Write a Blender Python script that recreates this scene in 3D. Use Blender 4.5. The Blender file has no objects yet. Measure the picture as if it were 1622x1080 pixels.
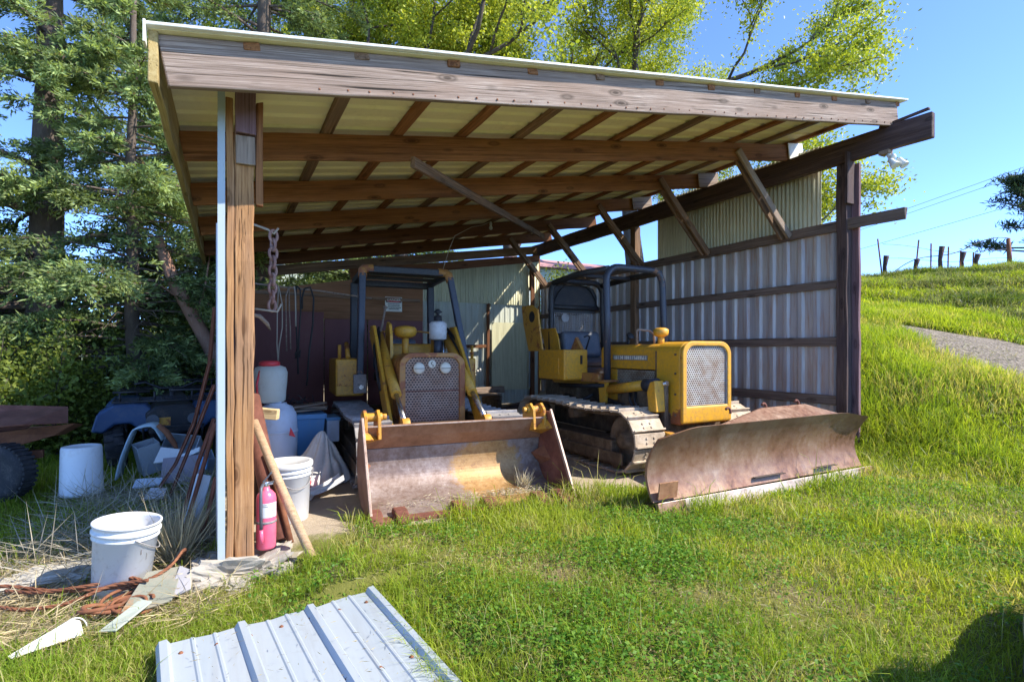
import bpy, bmesh, math, random
import numpy as np
from mathutils import Vector, Matrix, Quaternion, noise as mnoise

SC = bpy.context.scene
COL = SC.collection
rng = np.random.default_rng(7)
random.seed(7)
R = math.radians

# ------------------------------------------------------------------ camera
cam_d = bpy.data.cameras.new('camera')
cam = bpy.data.objects.new('camera', cam_d)
COL.objects.link(cam)
cam_d.sensor_width = 36.0
cam_d.lens = 850.0 / 1622.0 * 36.0
cam_d.shift_y = 16.0 / 1622.0
cam_d.clip_start = 0.05
cam_d.clip_end = 2000.0
cam.location = (0, 0, 1.4)
cam.rotation_euler = (R(90), 0, -R(28.214))
SC.camera = cam

# ------------------------------------------------------------------ world, sun, exposure
SUN_AZ = R(52)       # towards the right of the shed's front normal
SUN_EL = R(43)
SUN_DIR = Vector((math.sin(SUN_AZ) * math.cos(SUN_EL), -math.cos(SUN_AZ) * math.cos(SUN_EL), math.sin(SUN_EL)))
world = bpy.data.worlds.new('World')
SC.world = world
world.use_nodes = True
wn = world.node_tree
wn.nodes.clear()
w_out = wn.nodes.new('ShaderNodeOutputWorld')
w_bg = wn.nodes.new('ShaderNodeBackground')
w_sky = wn.nodes.new('ShaderNodeTexSky')
w_sky.sky_type = 'NISHITA'
w_sky.sun_disc = False
w_sky.sun_elevation = SUN_EL
w_sky.sun_rotation = math.atan2(SUN_DIR.x, SUN_DIR.y)
w_sky.altitude = 1500
w_sky.air_density = .40
w_sky.dust_density = 0.2
w_sky.ozone_density = 6.5
w_bg.inputs['Strength'].default_value = 0.15
wn.links.new(w_sky.outputs[0], w_bg.inputs['Color'])
wn.links.new(w_bg.outputs[0], w_out.inputs['Surface'])
sun_d = bpy.data.lights.new('sun', 'SUN')
sun_d.energy = 2.1
sun_d.angle = R(0.5)
sun_d.color = (1.0, 0.94, 0.84)
sun = bpy.data.objects.new('sun', sun_d)
sun.rotation_euler = SUN_DIR.to_track_quat('Z', 'Y').to_euler()
sun.location = (10, -10, 20)
COL.objects.link(sun)
SC.view_settings.view_transform = 'Standard'
SC.view_settings.look = 'None'
SC.view_settings.gamma = 1.0
SC.view_settings.exposure = 2.25
SC.render.engine = 'CYCLES'
SC.cycles.max_bounces = 8
SC.cycles.diffuse_bounces = 5
SC.cycles.transparent_max_bounces = 12
SC.cycles.use_denoising = True

# ------------------------------------------------------------------ terrain function
def sstep(a, b, x):
    t = np.clip((x - a) / (b - a), 0, 1)
    return t * t * (3 - 2 * t)

def hgt(x, y):
    x = np.asarray(x, float); y = np.asarray(y, float)
    t = sstep(6.5, 9.4, x)
    yc = np.clip(y, -6, 22)
    # the yard's bank, the road shelf and the hillside rise to the right and away
    h = t * np.maximum(0.0, 1.08 + .151 * (np.minimum(x, 60) - 10.5) + .264 * np.minimum(yc - 3.44, 2.5) + .10 * np.clip(yc - 5.94, 0, 8))
    d = x * .4728 + y * .8812
    h = h + .35 * sstep(12.5, 16.5, d) * t - t * .34 * np.maximum(0, d - 18.2)
    h = np.maximum(h, -1.0)
    # pad in front of the shed's right wall
    left = sstep(-.3, .3, x - np.where(y > 4.3, -.2, np.where(y > 3.4, .45, 1.05)))
    h = h - .13 * (1 - left)
    h = h + .02 * np.sin(x * 1.7 + .4 * y) * np.cos(y * 1.3) * np.where((x > 0.1) & (x < 7) & (y > 4.1), 0, 1)
    far = np.maximum(0, -x - 9)
    return h - .04 * np.minimum(far, 40)

# ------------------------------------------------------------------ object helpers
WM = {}
FR = [Matrix.Identity(4)]

def thing(name, label, cat, loc=(0, 0, 0), rotz=0.0, group=None):
    o = bpy.data.objects.new(name, None)
    COL.objects.link(o)
    o.empty_display_size = .1
    W = Matrix.Translation(loc) @ Matrix.Rotation(rotz, 4, 'Z')
    o.matrix_world = W
    o.location = loc
    o.rotation_euler = (0, 0, rotz)
    WM[o] = W
    o['label'] = label
    o['category'] = cat
    if group: o['group'] = group
    return o

def tag(o, label, cat, group=None):
    o['label'] = label
    o['category'] = cat
    if group: o['group'] = group
    return o

def link(o, parent=None, W=None):
    """link a mesh object whose own axes are W in the world"""
    W = W if W is not None else FR[0]
    COL.objects.link(o)
    WM[o] = W.copy()
    if parent is not None:
        o.parent = parent
        M = WM[parent].inverted() @ W
    else:
        M = W
    loc, q, sc = M.decompose()
    o.location = loc
    o.rotation_euler = q.to_euler()
    o.scale = sc
    return o

def basis(x_dir, up=(0, 0, 1)):
    x = Vector(x_dir).normalized()
    u = Vector(up)
    if abs(x.dot(u.normalized())) > .98:
        u = Vector((0, 1, 0))
    y = u.cross(x).normalized()
    z = x.cross(y).normalized()
    return Matrix((x, y, z)).transposed()

class MB:
    def __init__(s):
        s.v = []; s.f = []; s.sm = []
    def add(s, vs, fs, smooth=False):
        n = len(s.v)
        s.v += [Vector(v) for v in vs]
        s.f += [tuple(i + n for i in f) for f in fs]
        s.sm += [smooth] * len(fs)
        return s
    def box(s, c, size, rot=None):
        hx, hy, hz = [a / 2 for a in size]
        vs = [Vector((x, y, z)) for x in (-hx, hx) for y in (-hy, hy) for z in (-hz, hz)]
        if rot is not None:
            vs = [rot @ v for v in vs]
        c = Vector(c)
        return s.add([v + c for v in vs], [(0, 1, 3, 2), (4, 6, 7, 5), (0, 4, 5, 1), (2, 3, 7, 6), (0, 2, 6, 4), (1, 5, 7, 3)])
    def bx(s, x0, x1, y0, y1, z0, z1):
        return s.box(((x0 + x1) / 2, (y0 + y1) / 2, (z0 + z1) / 2), (x1 - x0, y1 - y0, z1 - z0))
    def bar(s, p0, p1, w, h, up=(0, 0, 1)):
        p0 = Vector(p0); p1 = Vector(p1)
        return s.box((p0 + p1) / 2, ((p1 - p0).length, w, h), basis(p1 - p0, up))
    def tube(s, pts, r, seg=8, caps=True, smooth=True):
        pts = [Vector(p) for p in pts]
        rs = r if isinstance(r, (list, tuple)) else [r] * len(pts)
        vs = []; fs = []
        prev = None
        for i, p in enumerate(pts):
            if i == 0: d = pts[1] - p
            elif i == len(pts) - 1: d = p - pts[i - 1]
            else: d = (pts[i + 1] - p).normalized() + (p - pts[i - 1]).normalized()
            d.normalize()
            if prev is None:
                u = d.orthogonal().normalized()
            else:
                u = (prev - d * prev.dot(d))
                u = u.normalized() if u.length > 1e-6 else d.orthogonal().normalized()
            prev = u
            w = d.cross(u)
            for k in range(seg):
                a = 2 * math.pi * k / seg
                vs.append(p + (u * math.cos(a) + w * math.sin(a)) * rs[i])
        for i in range(len(pts) - 1):
            for k in range(seg):
                a = i * seg + k; b = i * seg + (k + 1) % seg
                fs.append((a, b, b + seg, a + seg))
        s.add(vs, fs, smooth)
        if caps:
            n = len(s.v) - len(vs)
            s.f.append(tuple(n + k for k in range(seg))[::-1]); s.sm.append(False)
            m = n + (len(pts) - 1) * seg
            s.f.append(tuple(m + k for k in range(seg))); s.sm.append(False)
        return s
    def cyl(s, p0, p1, r0, r1=None, seg=16):
        return s.tube([p0, p1], [r0, r0 if r1 is None else r1], seg)
    def lathe(s, prof, c=(0, 0, 0), seg=32, rot=None, smooth=True):
        """prof: (r, z) list from bottom to top, turned about z"""
        vs = []; fs = []
        c = Vector(c)
        for (r, z) in prof:
            for k in range(seg):
                a = 2 * math.pi * k / seg
                v = Vector((r * math.cos(a), r * math.sin(a), z))
                if rot is not None: v = rot @ v
                vs.append(v + c)
        for i in range(len(prof) - 1):
            for k in range(seg):
                a = i * seg + k; b = i * seg + (k + 1) % seg
                fs.append((a, b, b + seg, a + seg))
        s.add(vs, fs, smooth)
        n = len(s.v) - len(vs)
        if prof[0][0] > 1e-4:
            s.f.append(tuple(n + k for k in range(seg))[::-1]); s.sm.append(False)
        if prof[-1][0] > 1e-4:
            m = n + (len(prof) - 1) * seg
            s.f.append(tuple(m + k for k in range(seg))); s.sm.append(False)
        return s
    def prism(s, poly, axis, a0, a1):
        """poly: 2D outline; axis 'x': (y,z) outline pulled along x, 'y': (x,z), 'z': (x,y)"""
        def mk(p, a):
            if axis == 'x': return (a, p[0], p[1])
            if axis == 'y': return (p[0], a, p[1])
            return (p[0], p[1], a)
        n = len(poly)
        vs = [mk(p, a0) for p in poly] + [mk(p, a1) for p in poly]
        fs = [tuple(range(n))[::-1], tuple(range(n, 2 * n))]
        fs += [(i, (i + 1) % n, n + (i + 1) % n, n + i) for i in range(n)]
        return s.add(vs, fs)
    def strip(s, prof, axis, a0, a1, smooth=False, th=.0):
        """open sheet: 2D profile pulled along axis, thickened by th along its 2D normal"""
        P = [Vector(p) for p in prof]
        if th:
            off = []
            for i, p in enumerate(P):
                d = (P[min(i + 1, len(P) - 1)] - P[max(i - 1, 0)]).normalized()
                off.append(p + Vector((-d.y, d.x)) * th)
            return s.prism(list(P) + off[::-1], axis, a0, a1) if len(P) < 60 else s._strip2(P, off, axis, a0, a1, smooth)
        return s._strip1(P, axis, a0, a1, smooth)
    def _mk(s, p, axis, a):
        if axis == 'x': return (a, p[0], p[1])
        if axis == 'y': return (p[0], a, p[1])
        return (p[0], p[1], a)
    def _strip1(s, P, axis, a0, a1, smooth):
        n = len(P)
        vs = [s._mk(p, axis, a0) for p in P] + [s._mk(p, axis, a1) for p in P]
        return s.add(vs, [(i, i + 1, n + i + 1, n + i) for i in range(n - 1)], smooth)
    def _strip2(s, P, Q, axis, a0, a1, smooth):
        n = len(P)
        vs = [s._mk(p, axis, a) for a in (a0, a1) for p in P] + [s._mk(p, axis, a) for a in (a0, a1) for p in Q]
        fs = [(i, i + 1, n + i + 1, n + i) for i in range(n - 1)] + [(2 * n + i + 1, 2 * n + i, 3 * n + i, 3 * n + i + 1) for i in range(n - 1)]
        fs += [(i + 1, i, 2 * n + i, 2 * n + i + 1) for i in range(n - 1)] + [(n + i, n + i + 1, 3 * n + i + 1, 3 * n + i) for i in range(n - 1)]
        fs += [(0, n, 3 * n, 2 * n), (n - 1, 3 * n - 1, 4 * n - 1, 2 * n - 1)]
        return s.add(vs, fs, smooth)
    def build(s, name, mat, parent=None, bevel=0.0, W=None, subsurf=0, seg=2):
        me = bpy.data.meshes.new(name)
        me.from_pydata([tuple(v) for v in s.v], [], s.f)
        me.polygons.foreach_set('use_smooth', s.sm)
        me.update()
        bm = bmesh.new(); bm.from_mesh(me)
        bmesh.ops.recalc_face_normals(bm, faces=bm.faces)
        bm.to_mesh(me); bm.free()
        me.materials.append(mat)
        o = bpy.data.objects.new(name, me)
        link(o, parent, W)
        if bevel:
            m = o.modifiers.new('bevel', 'BEVEL')
            m.width = bevel; m.segments = seg; m.limit_method = 'ANGLE'; m.angle_limit = R(35)
        if subsurf:
            m = o.modifiers.new('subsurf', 'SUBSURF')
            m.levels = subsurf; m.render_levels = subsurf
            me.polygons.foreach_set('use_smooth', [True] * len(me.polygons))
        return o

def plank(name, p0, p1, w, h, mat, parent=None, up=(0, 0, 1), bevel=.006, warp=.004, n=None, label=None):
    """a sawn board from p0 to p1: own x axis along the grain, w across (local y), h along local z"""
    p0 = Vector(p0); p1 = Vector(p1)
    L = (p1 - p0).length
    W = FR[0] @ (Matrix.Translation(p0) @ basis(p1 - p0, up).to_4x4())
    n = n or max(2, int(L / .35))
    vs = []; fs = []
    for i in range(n + 1):
        x = L * i / n
        dy = random.uniform(-warp, warp); dz = random.uniform(-warp, warp)
        for (a, b) in ((-1, -1), (1, -1), (1, 1), (-1, 1)):
            vs.append((x + (random.uniform(-.01, .01) if i in (0, n) else 0), a * w / 2 + dy + random.uniform(-warp, warp) * .5, b * h / 2 + dz + random.uniform(-warp, warp) * .5))
    for i in range(n):
        for k in range(4):
            a = i * 4 + k; b = i * 4 + (k + 1) % 4
            fs.append((a, b, b + 4, a + 4))
    fs.append((3, 2, 1, 0)); m = n * 4
    fs.append((m, m + 1, m + 2, m + 3))
    mb = MB().add(vs, fs)
    o = mb.build(name, mat, parent, bevel, W)
    if label: o['label'] = label
    return o

def np_mesh(name, V, loops, starts, totals, mat, parent=None, col=None, smooth=False):
    me = bpy.data.meshes.new(name)
    me.vertices.add(len(V)); me.loops.add(len(loops)); me.polygons.add(len(starts))
    me.vertices.foreach_set('co', np.ascontiguousarray(V, dtype=np.float32).ravel())
    me.loops.foreach_set('vertex_index', np.ascontiguousarray(loops, dtype=np.int32))
    me.polygons.foreach_set('loop_start', np.ascontiguousarray(starts, dtype=np.int32))
    try: me.polygons.foreach_set('loop_total', np.ascontiguousarray(totals, dtype=np.int32))
    except Exception: pass
    if col is not None:
        at = me.color_attributes.new('Col', 'FLOAT_COLOR', 'POINT')
        c4 = np.ones((len(V), 4), np.float32); c4[:, :3] = col
        at.data.foreach_set('color', c4.ravel())
    me.update(calc_edges=True)
    me.validate()
    if smooth: me.polygons.foreach_set('use_smooth', np.ones(len(starts), bool))
    me.materials.append(mat)
    o = bpy.data.objects.new(name, me)
    W = Matrix.Identity(4)
    link(o, parent, W)
    return o

def unit(a):
    return a / np.maximum(1e-9, np.linalg.norm(a, axis=1, keepdims=True))

def leaf_quads(name, C, D, length, width, col, mat, parent=None, N=None, fold=0.0):
    """rhombus leaves: base at C, pointing along D"""
    n = len(C)
    D = unit(D)
    if N is None: N = rng.normal(size=(n, 3))
    S = unit(np.cross(D, N))
    length = np.broadcast_to(np.asarray(length, float).reshape(-1, 1), (n, 1)); width = np.broadcast_to(np.asarray(width, float).reshape(-1, 1), (n, 1))
    up = unit(np.cross(S, D))
    m = C + D * length * .45 + up * length * fold
    V = np.stack([C, m + S * width / 2, C + D * length, m - S * width / 2], 1).reshape(-1, 3)
    loops = np.arange(4 * n); starts = np.arange(n) * 4
    cc = np.repeat(col, 4, axis=0)
    return np_mesh(name, V, loops, starts, np.full(n, 4), mat, parent, cc)

def blades(name, B, H, Wd, lean, col, mat, parent=None, tipcol=None):
    """grass blades: quad + tip triangle, standing at B, height H, width Wd, lean vector (xy)"""
    n = len(B)
    a = rng.uniform(0, 2 * np.pi, n)
    S = np.stack([np.cos(a), np.sin(a), np.zeros(n)], 1) * (Wd / 2)[:, None]
    L3 = np.concatenate([lean, np.zeros((n, 1))], 1)
    up = np.array([0, 0, 1.0])
    mid = B + up * (H * .55)[:, None] + L3 * .35
    lz = np.clip(np.linalg.norm(lean, axis=1) / np.maximum(H, 1e-4), 0, 1)
    tip = B + up * (H * (1 - .45 * lz))[:, None] + L3
    V = np.stack([B - S, B + S, mid - S * .75, mid + S * .75, tip], 1).reshape(-1, 3)
    base = (np.arange(n) * 5)[:, None]
    loops = (base + np.array([0, 1, 3, 2, 2, 3, 4])).ravel()
    st = ((np.arange(n) * 7)[:, None] + np.array([0, 4])).ravel()
    tot = np.tile([4, 3], n)
    if tipcol is None: tipcol = col * 1.15
    cc = np.stack([col * .8, col * .8, col, col, tipcol], 1).reshape(-1, 3)
    return np_mesh(name, V, loops, st, tot, mat, parent, cc)

# ------------------------------------------------------------------ materials
class NT:
    def __init__(s, name):
        s.m = bpy.data.materials.new(name); s.m.use_nodes = True
        s.t = s.m.node_tree; s.t.nodes.clear()
        s.out = s.t.nodes.new('ShaderNodeOutputMaterial')
    def n(s, typ, **kw):
        nd = s.t.nodes.new('ShaderNode' + typ)
        for k, v in kw.items(): setattr(nd, k, v)
        return nd
    def l(s, a, b):
        s.t.links.new(a, b)
    def put(s, sock, v):
        if hasattr(v, 'is_output') or isinstance(v, bpy.types.NodeSocket): s.l(v, sock)
        else:
            if isinstance(v, (tuple, list)) and len(v) == 3 and sock.type == 'RGBA': v = (*v, 1)
            sock.default_value = v
    def math(s, op, a, b=0.0, c=0.0, clamp=False):
        nd = s.n('Math', operation=op, use_clamp=clamp)
        s.put(nd.inputs[0], a); s.put(nd.inputs[1], b); s.put(nd.inputs[2], c)
        return nd.outputs[0]
    def coord(s, scale=(1, 1, 1), rand=True, kind='Object', rot=(0, 0, 0)):
        tc = s.n('TexCoord')
        mp = s.n('Mapping')
        mp.inputs['Scale'].default_value = scale
        mp.inputs['Rotation'].default_value = rot
        s.l(tc.outputs[kind], mp.inputs['Vector'])
        if rand:
            oi = s.n('ObjectInfo')
            v = s.n('Combine' + 'XYZ')
            k = s.math('MULTIPLY', oi.outputs['Random'], 37.0)
            for i in range(3): s.l(k, v.inputs[i])
            s.l(v.outputs[0], mp.inputs['Location'])
        return mp.outputs[0]
    def noise(s, vec, scale=5, detail=4, rough=.6, dist=0.0):
        nd = s.n('TexNoise')
        nd.inputs['Scale'].default_value = scale; nd.inputs['Detail'].default_value = detail
        nd.inputs['Roughness'].default_value = rough; nd.inputs['Distortion'].default_value = dist
        s.l(vec, nd.inputs['Vector'])
        return nd.outputs['Fac']
    def ramp(s, fac, stops, interp='LINEAR'):
        nd = s.n('ValToRGB'); cr = nd.color_ramp; cr.interpolation = interp
        while len(cr.elements) < len(stops): cr.elements.new(.5)
        for e, (p, c) in zip(cr.elements, stops):
            e.position = p
            e.color = (c, c, c, 1) if isinstance(c, (int, float)) else (*c, 1)
        s.l(fac, nd.inputs[0])
        return nd.outputs[0]
    def mix(s, fac, a, b, mode='MIX'):
        nd = s.n('Mix', data_type='RGBA', blend_type=mode)
        s.put(nd.inputs[0], fac); s.put(nd.inputs[6], a); s.put(nd.inputs[7], b)
        return nd.outputs[2]
    def bump(s, h, strength=.3, dist=.01):
        nd = s.n('Bump'); nd.inputs['Strength'].default_value = strength; nd.inputs['Distance'].default_value = dist
        s.l(h, nd.inputs['Height'])
        return nd.outputs[0]
    def bsdf(s, col, rough=.7, metal=0.0, normal=None, spec=.4, **kw):
        b = s.n('BsdfPrincipled')
        s.put(b.inputs['Base Color'], col); s.put(b.inputs['Roughness'], rough); s.put(b.inputs['Metallic'], metal)
        b.inputs['Specular IOR Level'].default_value = spec
        if normal is not None: s.l(normal, b.inputs['Normal'])
        for k, v in kw.items(): s.put(b.inputs[k], v)
        return b.outputs[0]
    def end(s, sh):
        s.l(sh, s.out.inputs['Surface'])
        return s.m

def mat_wood(name, dark, mid, light, crack=.75, rough=.85, grain=30.0, tone=None, knots=True):
    t = NT(name)
    g1 = t.noise(t.coord((.8, grain, grain)), 1.0, 8, .75, .15)
    g2 = t.noise(t.coord((1.6, grain * 3.0, grain * 3.0)), 1.0, 5, .75, .1)
    g = t.math('ADD', t.math('MULTIPLY', g1, .45), t.math('MULTIPLY', g2, .55))
    v2 = t.coord((.7, 3.0, 3.0))
    lo = t.noise(v2, 1.6, 4, .6)
    col = t.ramp(g, [(.30, dark), (.48, mid), (.70, light)])
    if tone is not None:
        col = t.mix(t.ramp(lo, [(.40, 0.0), (.62, 1.0)]), col, tone, 'MIX')
        fine = t.ramp(g, [(.34, .55), (.66, 1.3)])
        col = t.mix(.8, col, fine, 'MULTIPLY')
    v3 = t.coord((.9, grain * 2.4, grain * 2.4))
    ck = t.noise(v3, 1.0, 3, .5)
    ckm = t.ramp(ck, [(.32, 1.0), (.39, 0.0)])
    col = t.mix(t.math('MULTIPLY', ckm, crack), col, tuple(c * .25 for c in dark))
    h = t.math('ADD', g, t.math('MULTIPLY', ckm, -.8))
    if knots:
        vk = t.coord((2.2, 6.5, 6.5))
        vo = t.n('TexVoronoi'); vo.inputs['Scale'].default_value = 1.0
        t.l(vk, vo.inputs['Vector'])
        km = t.ramp(vo.outputs['Distance'], [(.08, 1.0), (.11, .35), (.15, .75), (.22, 0.0)])
        col = t.mix(t.math('MULTIPLY', km, .8), col, tuple(c * .55 for c in dark))
    return t.end(t.bsdf(col, rough, 0, t.bump(h, .55, .006), .25))

def mat_rust(name, cols, rough=.62, metal=.25, scale=4.0, stretch=(1, 1, 1), bump=.25):
    t = NT(name)
    v = t.coord(stretch)
    n1 = t.noise(v, scale, 9, .68, .3)
    n2 = t.noise(v, scale * 6, 6, .7)
    n = t.math('ADD', t.math('MULTIPLY', n1, .7), t.math('MULTIPLY', n2, .3))
    k = len(cols)
    col = t.ramp(n, [(.32 + .36 * i / (k - 1), c) for i, c in enumerate(cols)])
    sp = t.noise(t.coord(), 60, 3, .6)
    col = t.mix(t.math('MULTIPLY', t.ramp(sp, [(.6, 0.0), (.7, 1.0)]), .35), col, tuple(c * .4 for c in cols[0]))
    rg = t.ramp(n2, [(.3, rough - .12), (.7, rough + .18)])
    return t.end(t.bsdf(col, rg, metal, t.bump(n2, bump, .004), .4))

def mat_paint(name, col, rust=(.16, .055, .02), amount=.55, rough=.42, scale=5.0, dirt=(.18, .13, .08), dirt_amt=.35, lowrust=None):
    t = NT(name)
    v = t.coord()
    n1 = t.noise(v, scale, 8, .65, .5)
    n2 = t.noise(v, scale * 5, 5, .7)
    n3 = t.noise(v, scale * .35, 3, .6)
    c = t.mix(t.math('MULTIPLY', t.ramp(n3, [(.3, 1.0), (.7, 0.0)]), .35), col, tuple(x * .72 for x in col))
    c = t.mix(t.math('MULTIPLY', t.ramp(n2, [(.42, 0.0), (.75, 1.0)]), dirt_amt), c, dirt)
    edge = 1 - amount * .5
    msk = t.math('ADD', t.math('MULTIPLY', n1, .75), t.math('MULTIPLY', n2, .25))
    rm = t.ramp(msk, [(edge - .14, 0.0), (edge - .11, 1.0)])
    if lowrust is not None:
        sx = t.n('SeparateXYZ'); tc = t.n('TexCoord'); t.l(tc.outputs['Object'], sx.inputs[0])
        lz = t.math('SUBTRACT', lowrust[1], sx.outputs[2])
        lz = t.math('MULTIPLY', lz, 1.0 / max(1e-3, lowrust[1] - lowrust[0]), clamp=True)
        k = t.math('ADD', t.math('MULTIPLY', lz, .55), n1)
        rm = t.math('MAXIMUM', rm, t.ramp(k, [(.78, 0.0), (.84, 1.0)]))
    rc = t.mix(n2, rust, tuple(min(1, x * 2.2) for x in rust))
    c = t.mix(rm, c, rc)
    rg = t.math('ADD', rough, t.math('MULTIPLY', rm, .35))
    rg = t.math('ADD', rg, t.math('MULTIPLY', n2, .15))
    h = t.math('SUBTRACT', t.math('MULTIPLY', n2, .3), rm)
    return t.end(t.bsdf(c, rg, 0.0, t.bump(h, .18, .003), .45))

def mat_plain(name, col, rough=.6, var=.25, scale=6.0, metal=0.0, bump=.1, dirt=None, dirt_amt=.5, stretch=(1, 1, 1), trans=0.0):
    t = NT(name)
    v = t.coord(stretch)
    n1 = t.noise(v, scale, 6, .65)
    n2 = t.noise(v, scale * 8, 4, .7)
    c = t.mix(n1, tuple(x * (1 - var) for x in col), tuple(min(1, x * (1 + var)) for x in col))
    if dirt is not None:
        c = t.mix(t.math('MULTIPLY', t.ramp(t.math('ADD', t.math('MULTIPLY', n1, .6), t.math('MULTIPLY', n2, .4)), [(.5, 0.0), (.66, 1.0)]), dirt_amt), c, dirt)
    kw = {}
    sh = t.bsdf(c, t.math('ADD', rough - .08, t.math('MULTIPLY', n2, .16)), metal, t.bump(n2, bump, .004), .4)
    if trans:
        tr = t.n('BsdfTranslucent'); t.put(tr.inputs[0], c)
        mx = t.n('MixShader'); mx.inputs[0].default_value = trans
        t.l(sh, mx.inputs[1]); t.l(tr.outputs[0], mx.inputs[2]); sh = mx.outputs[0]
    return t.end(sh)

def mat_leaf(name, trans=.45, rough=.55):
    t = NT(name)
    a = t.n('VertexColor') if hasattr(bpy.types, 'ShaderNodeVertexColor') else t.n('Attribute')
    if a.bl_idname == 'ShaderNodeVertexColor': a.layer_name = 'Col'
    else: a.attribute_name = 'Col'
    c = a.outputs['Color']
    d = t.bsdf(c, rough, 0, None, .25)
    tr = t.n('BsdfTranslucent')
    t.l(t.mix(1.0, c, (1.25, 1.2, .55), 'MULTIPLY'), tr.inputs[0])
    mx = t.n('MixShader'); mx.inputs[0].default_value = trans
    t.l(d, mx.inputs[1]); t.l(tr.outputs[0], mx.inputs[2])
    return t.end(mx.outputs[0])

def mat_holes(name, col, sx, sz, rx, rz, axis='x', rust=(.2, .08, .04), metal=.3):
    """perforated plate: rows of staggered holes that really let light through"""
    t = NT(name)
    tc = t.n('TexCoord'); sp = t.n('SeparateXYZ'); t.l(tc.outputs['Object'], sp.inputs[0])
    u = t.math('DIVIDE', sp.outputs[0 if axis == 'x' else 1], sx)
    w = t.math('DIVIDE', sp.outputs[2], sz)
    row = t.math('FLOOR', w)
    u = t.math('ADD', u, t.math('MULTIPLY', t.math('MODULO', row, 2.0), .5))
    du = t.math('SUBTRACT', t.math('FRACT', u), .5); dw = t.math('SUBTRACT', t.math('FRACT', w), .5)
    du = t.math('POWER', t.math('ABSOLUTE', t.math('DIVIDE', du, rx)), 3.0)
    dw = t.math('POWER', t.math('ABSOLUTE', t.math('DIVIDE', dw, rz)), 3.0)
    hole = t.math('LESS_THAN', t.math('ADD', du, dw), 1.0)
    n = t.noise(t.coord(), 9, 6, .7)
    c = t.mix(t.ramp(n, [(.4, 0.0), (.65, 1.0)]), col, rust)
    b = t.bsdf(c, .55, metal, None, .4)
    tr = t.n('BsdfTransparent')
    mx = t.n('MixShader'); t.l(hole, mx.inputs[0]); t.l(b, mx.inputs[1]); t.l(tr.outputs[0], mx.inputs[2])
    return t.end(mx.outputs[0])

def mat_sheet(name, c1, c2, rust=(.25, .12, .06), axis='z', rough=.45, metal=.5, streak=.5, per=None, spots=.2):
    """weathered roofing steel with streaks running down the sheet"""
    t = NT(name)
    sc = {'z': (7, 7, .5), 'x': (.5, 7, 7), 'y': (7, .5, 7)}[axis]
    s1 = t.noise(t.coord(sc), 1.0, 6, .7)
    s2 = t.noise(t.coord(tuple(a * 3 for a in sc)), 1.0, 4, .6)
    n = t.noise(t.coord(), 2.2, 6, .7)
    n4 = t.noise(t.coord(), 22, 5, .7)
    c = t.mix(t.ramp(s1, [(.35, 0.0), (.65, 1.0)]), c1, c2)
    c = t.mix(t.math('MULTIPLY', t.ramp(s2, [(.5, 0.0), (.7, 1.0)]), streak), c, rust)
    c = t.mix(t.math('MULTIPLY', t.ramp(t.math('ADD', t.math('MULTIPLY', n, .6), t.math('MULTIPLY', n4, .4)), [(.55, 0.0), (.68, 1.0)]), spots), c, rust)
    rg = t.ramp(n, [(.3, rough - .1), (.7, rough + .2)])
    return t.end(t.bsdf(c, rg, metal, t.bump(n4, .08, .003), .4))

M = {}
M['fascia'] = mat_wood('weathered_fascia', (.05, .032, .022), (.25, .185, .145), (.50, .42, .35), .95, grain=44, tone=(.26, .185, .14))
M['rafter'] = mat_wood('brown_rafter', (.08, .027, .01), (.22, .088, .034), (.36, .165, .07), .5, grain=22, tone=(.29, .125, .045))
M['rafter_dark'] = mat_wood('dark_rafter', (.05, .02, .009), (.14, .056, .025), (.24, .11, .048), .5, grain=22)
M['post'] = mat_wood('orange_post', (.17, .07, .025), (.36, .175, .065), (.50, .30, .14), .85, grain=30, tone=(.30, .165, .085))
M['greypost'] = mat_wood('dark_post', (.035, .022, .018), (.09, .055, .045), (.17, .12, .10), .8, grain=24, tone=(.075, .05, .05))
M['brace'] = mat_wood('brace_wood', (.07, .035, .018), (.22, .125, .07), (.36, .24, .15), .7, grain=26, tone=(.18, .115, .075))
M['rail'] = mat_wood('rail_wood', (.05, .035, .028), (.14, .10, .08), (.26, .20, .16), .8, grain=26)
M['barge'] = mat_wood('barge_wood', (.16, .11, .04), (.34, .25, .10), (.46, .37, .18), .5, grain=26)
M['plum'] = mat_wood('plum_block', (.08, .04, .045), (.17, .095, .10), (.25, .16, .16), .6, grain=26)
M['roofsheet'] = mat_plain('cream_roof', (.78, .71, .43), .5, .07, 2.0, 0, .03, (.42, .36, .2), .25)
M['edge'] = mat_plain('white_edge', (.70, .70, .63), .45, .06, 4, 0, .03, (.4, .38, .33), .3)
M['trim'] = mat_plain('white_trim', (.36, .42, .45), .4, .05, 4, 0, .03, (.4, .4, .38), .2)
M['galv'] = mat_sheet('galvanised_wall', (.53, .50, .47), (.36, .345, .37), (.38, .24, .17), 'z', .45, .2, .8, None, .25)
M['cream_corr'] = mat_sheet('fibreglass_panel', (.72, .70, .50), (.58, .56, .38), (.30, .26, .12), 'z', .6, 0.0, .45, None, .25)
M['backsheet'] = mat_sheet('olive_sheet', (.62, .59, .38), (.46, .44, .28), (.22, .17, .10), 'z', .5, .1, .35, None, .2)
M['greysheet'] = mat_sheet('grey_green_sheet', (.54, .56, .47), (.44, .46, .38), (.24, .2, .14), 'z', .5, .1, .25, None, .2)
M['newsheet'] = mat_sheet('pale_blue_sheet', (.40, .44, .47), (.35, .395, .425), (.24, .22, .19), 'y', .42, .15, .22, None, .35)
M['yellow'] = mat_paint('yellow_paint', (.68, .335, .018), amount=.48, scale=5, dirt_amt=.55)
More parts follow.
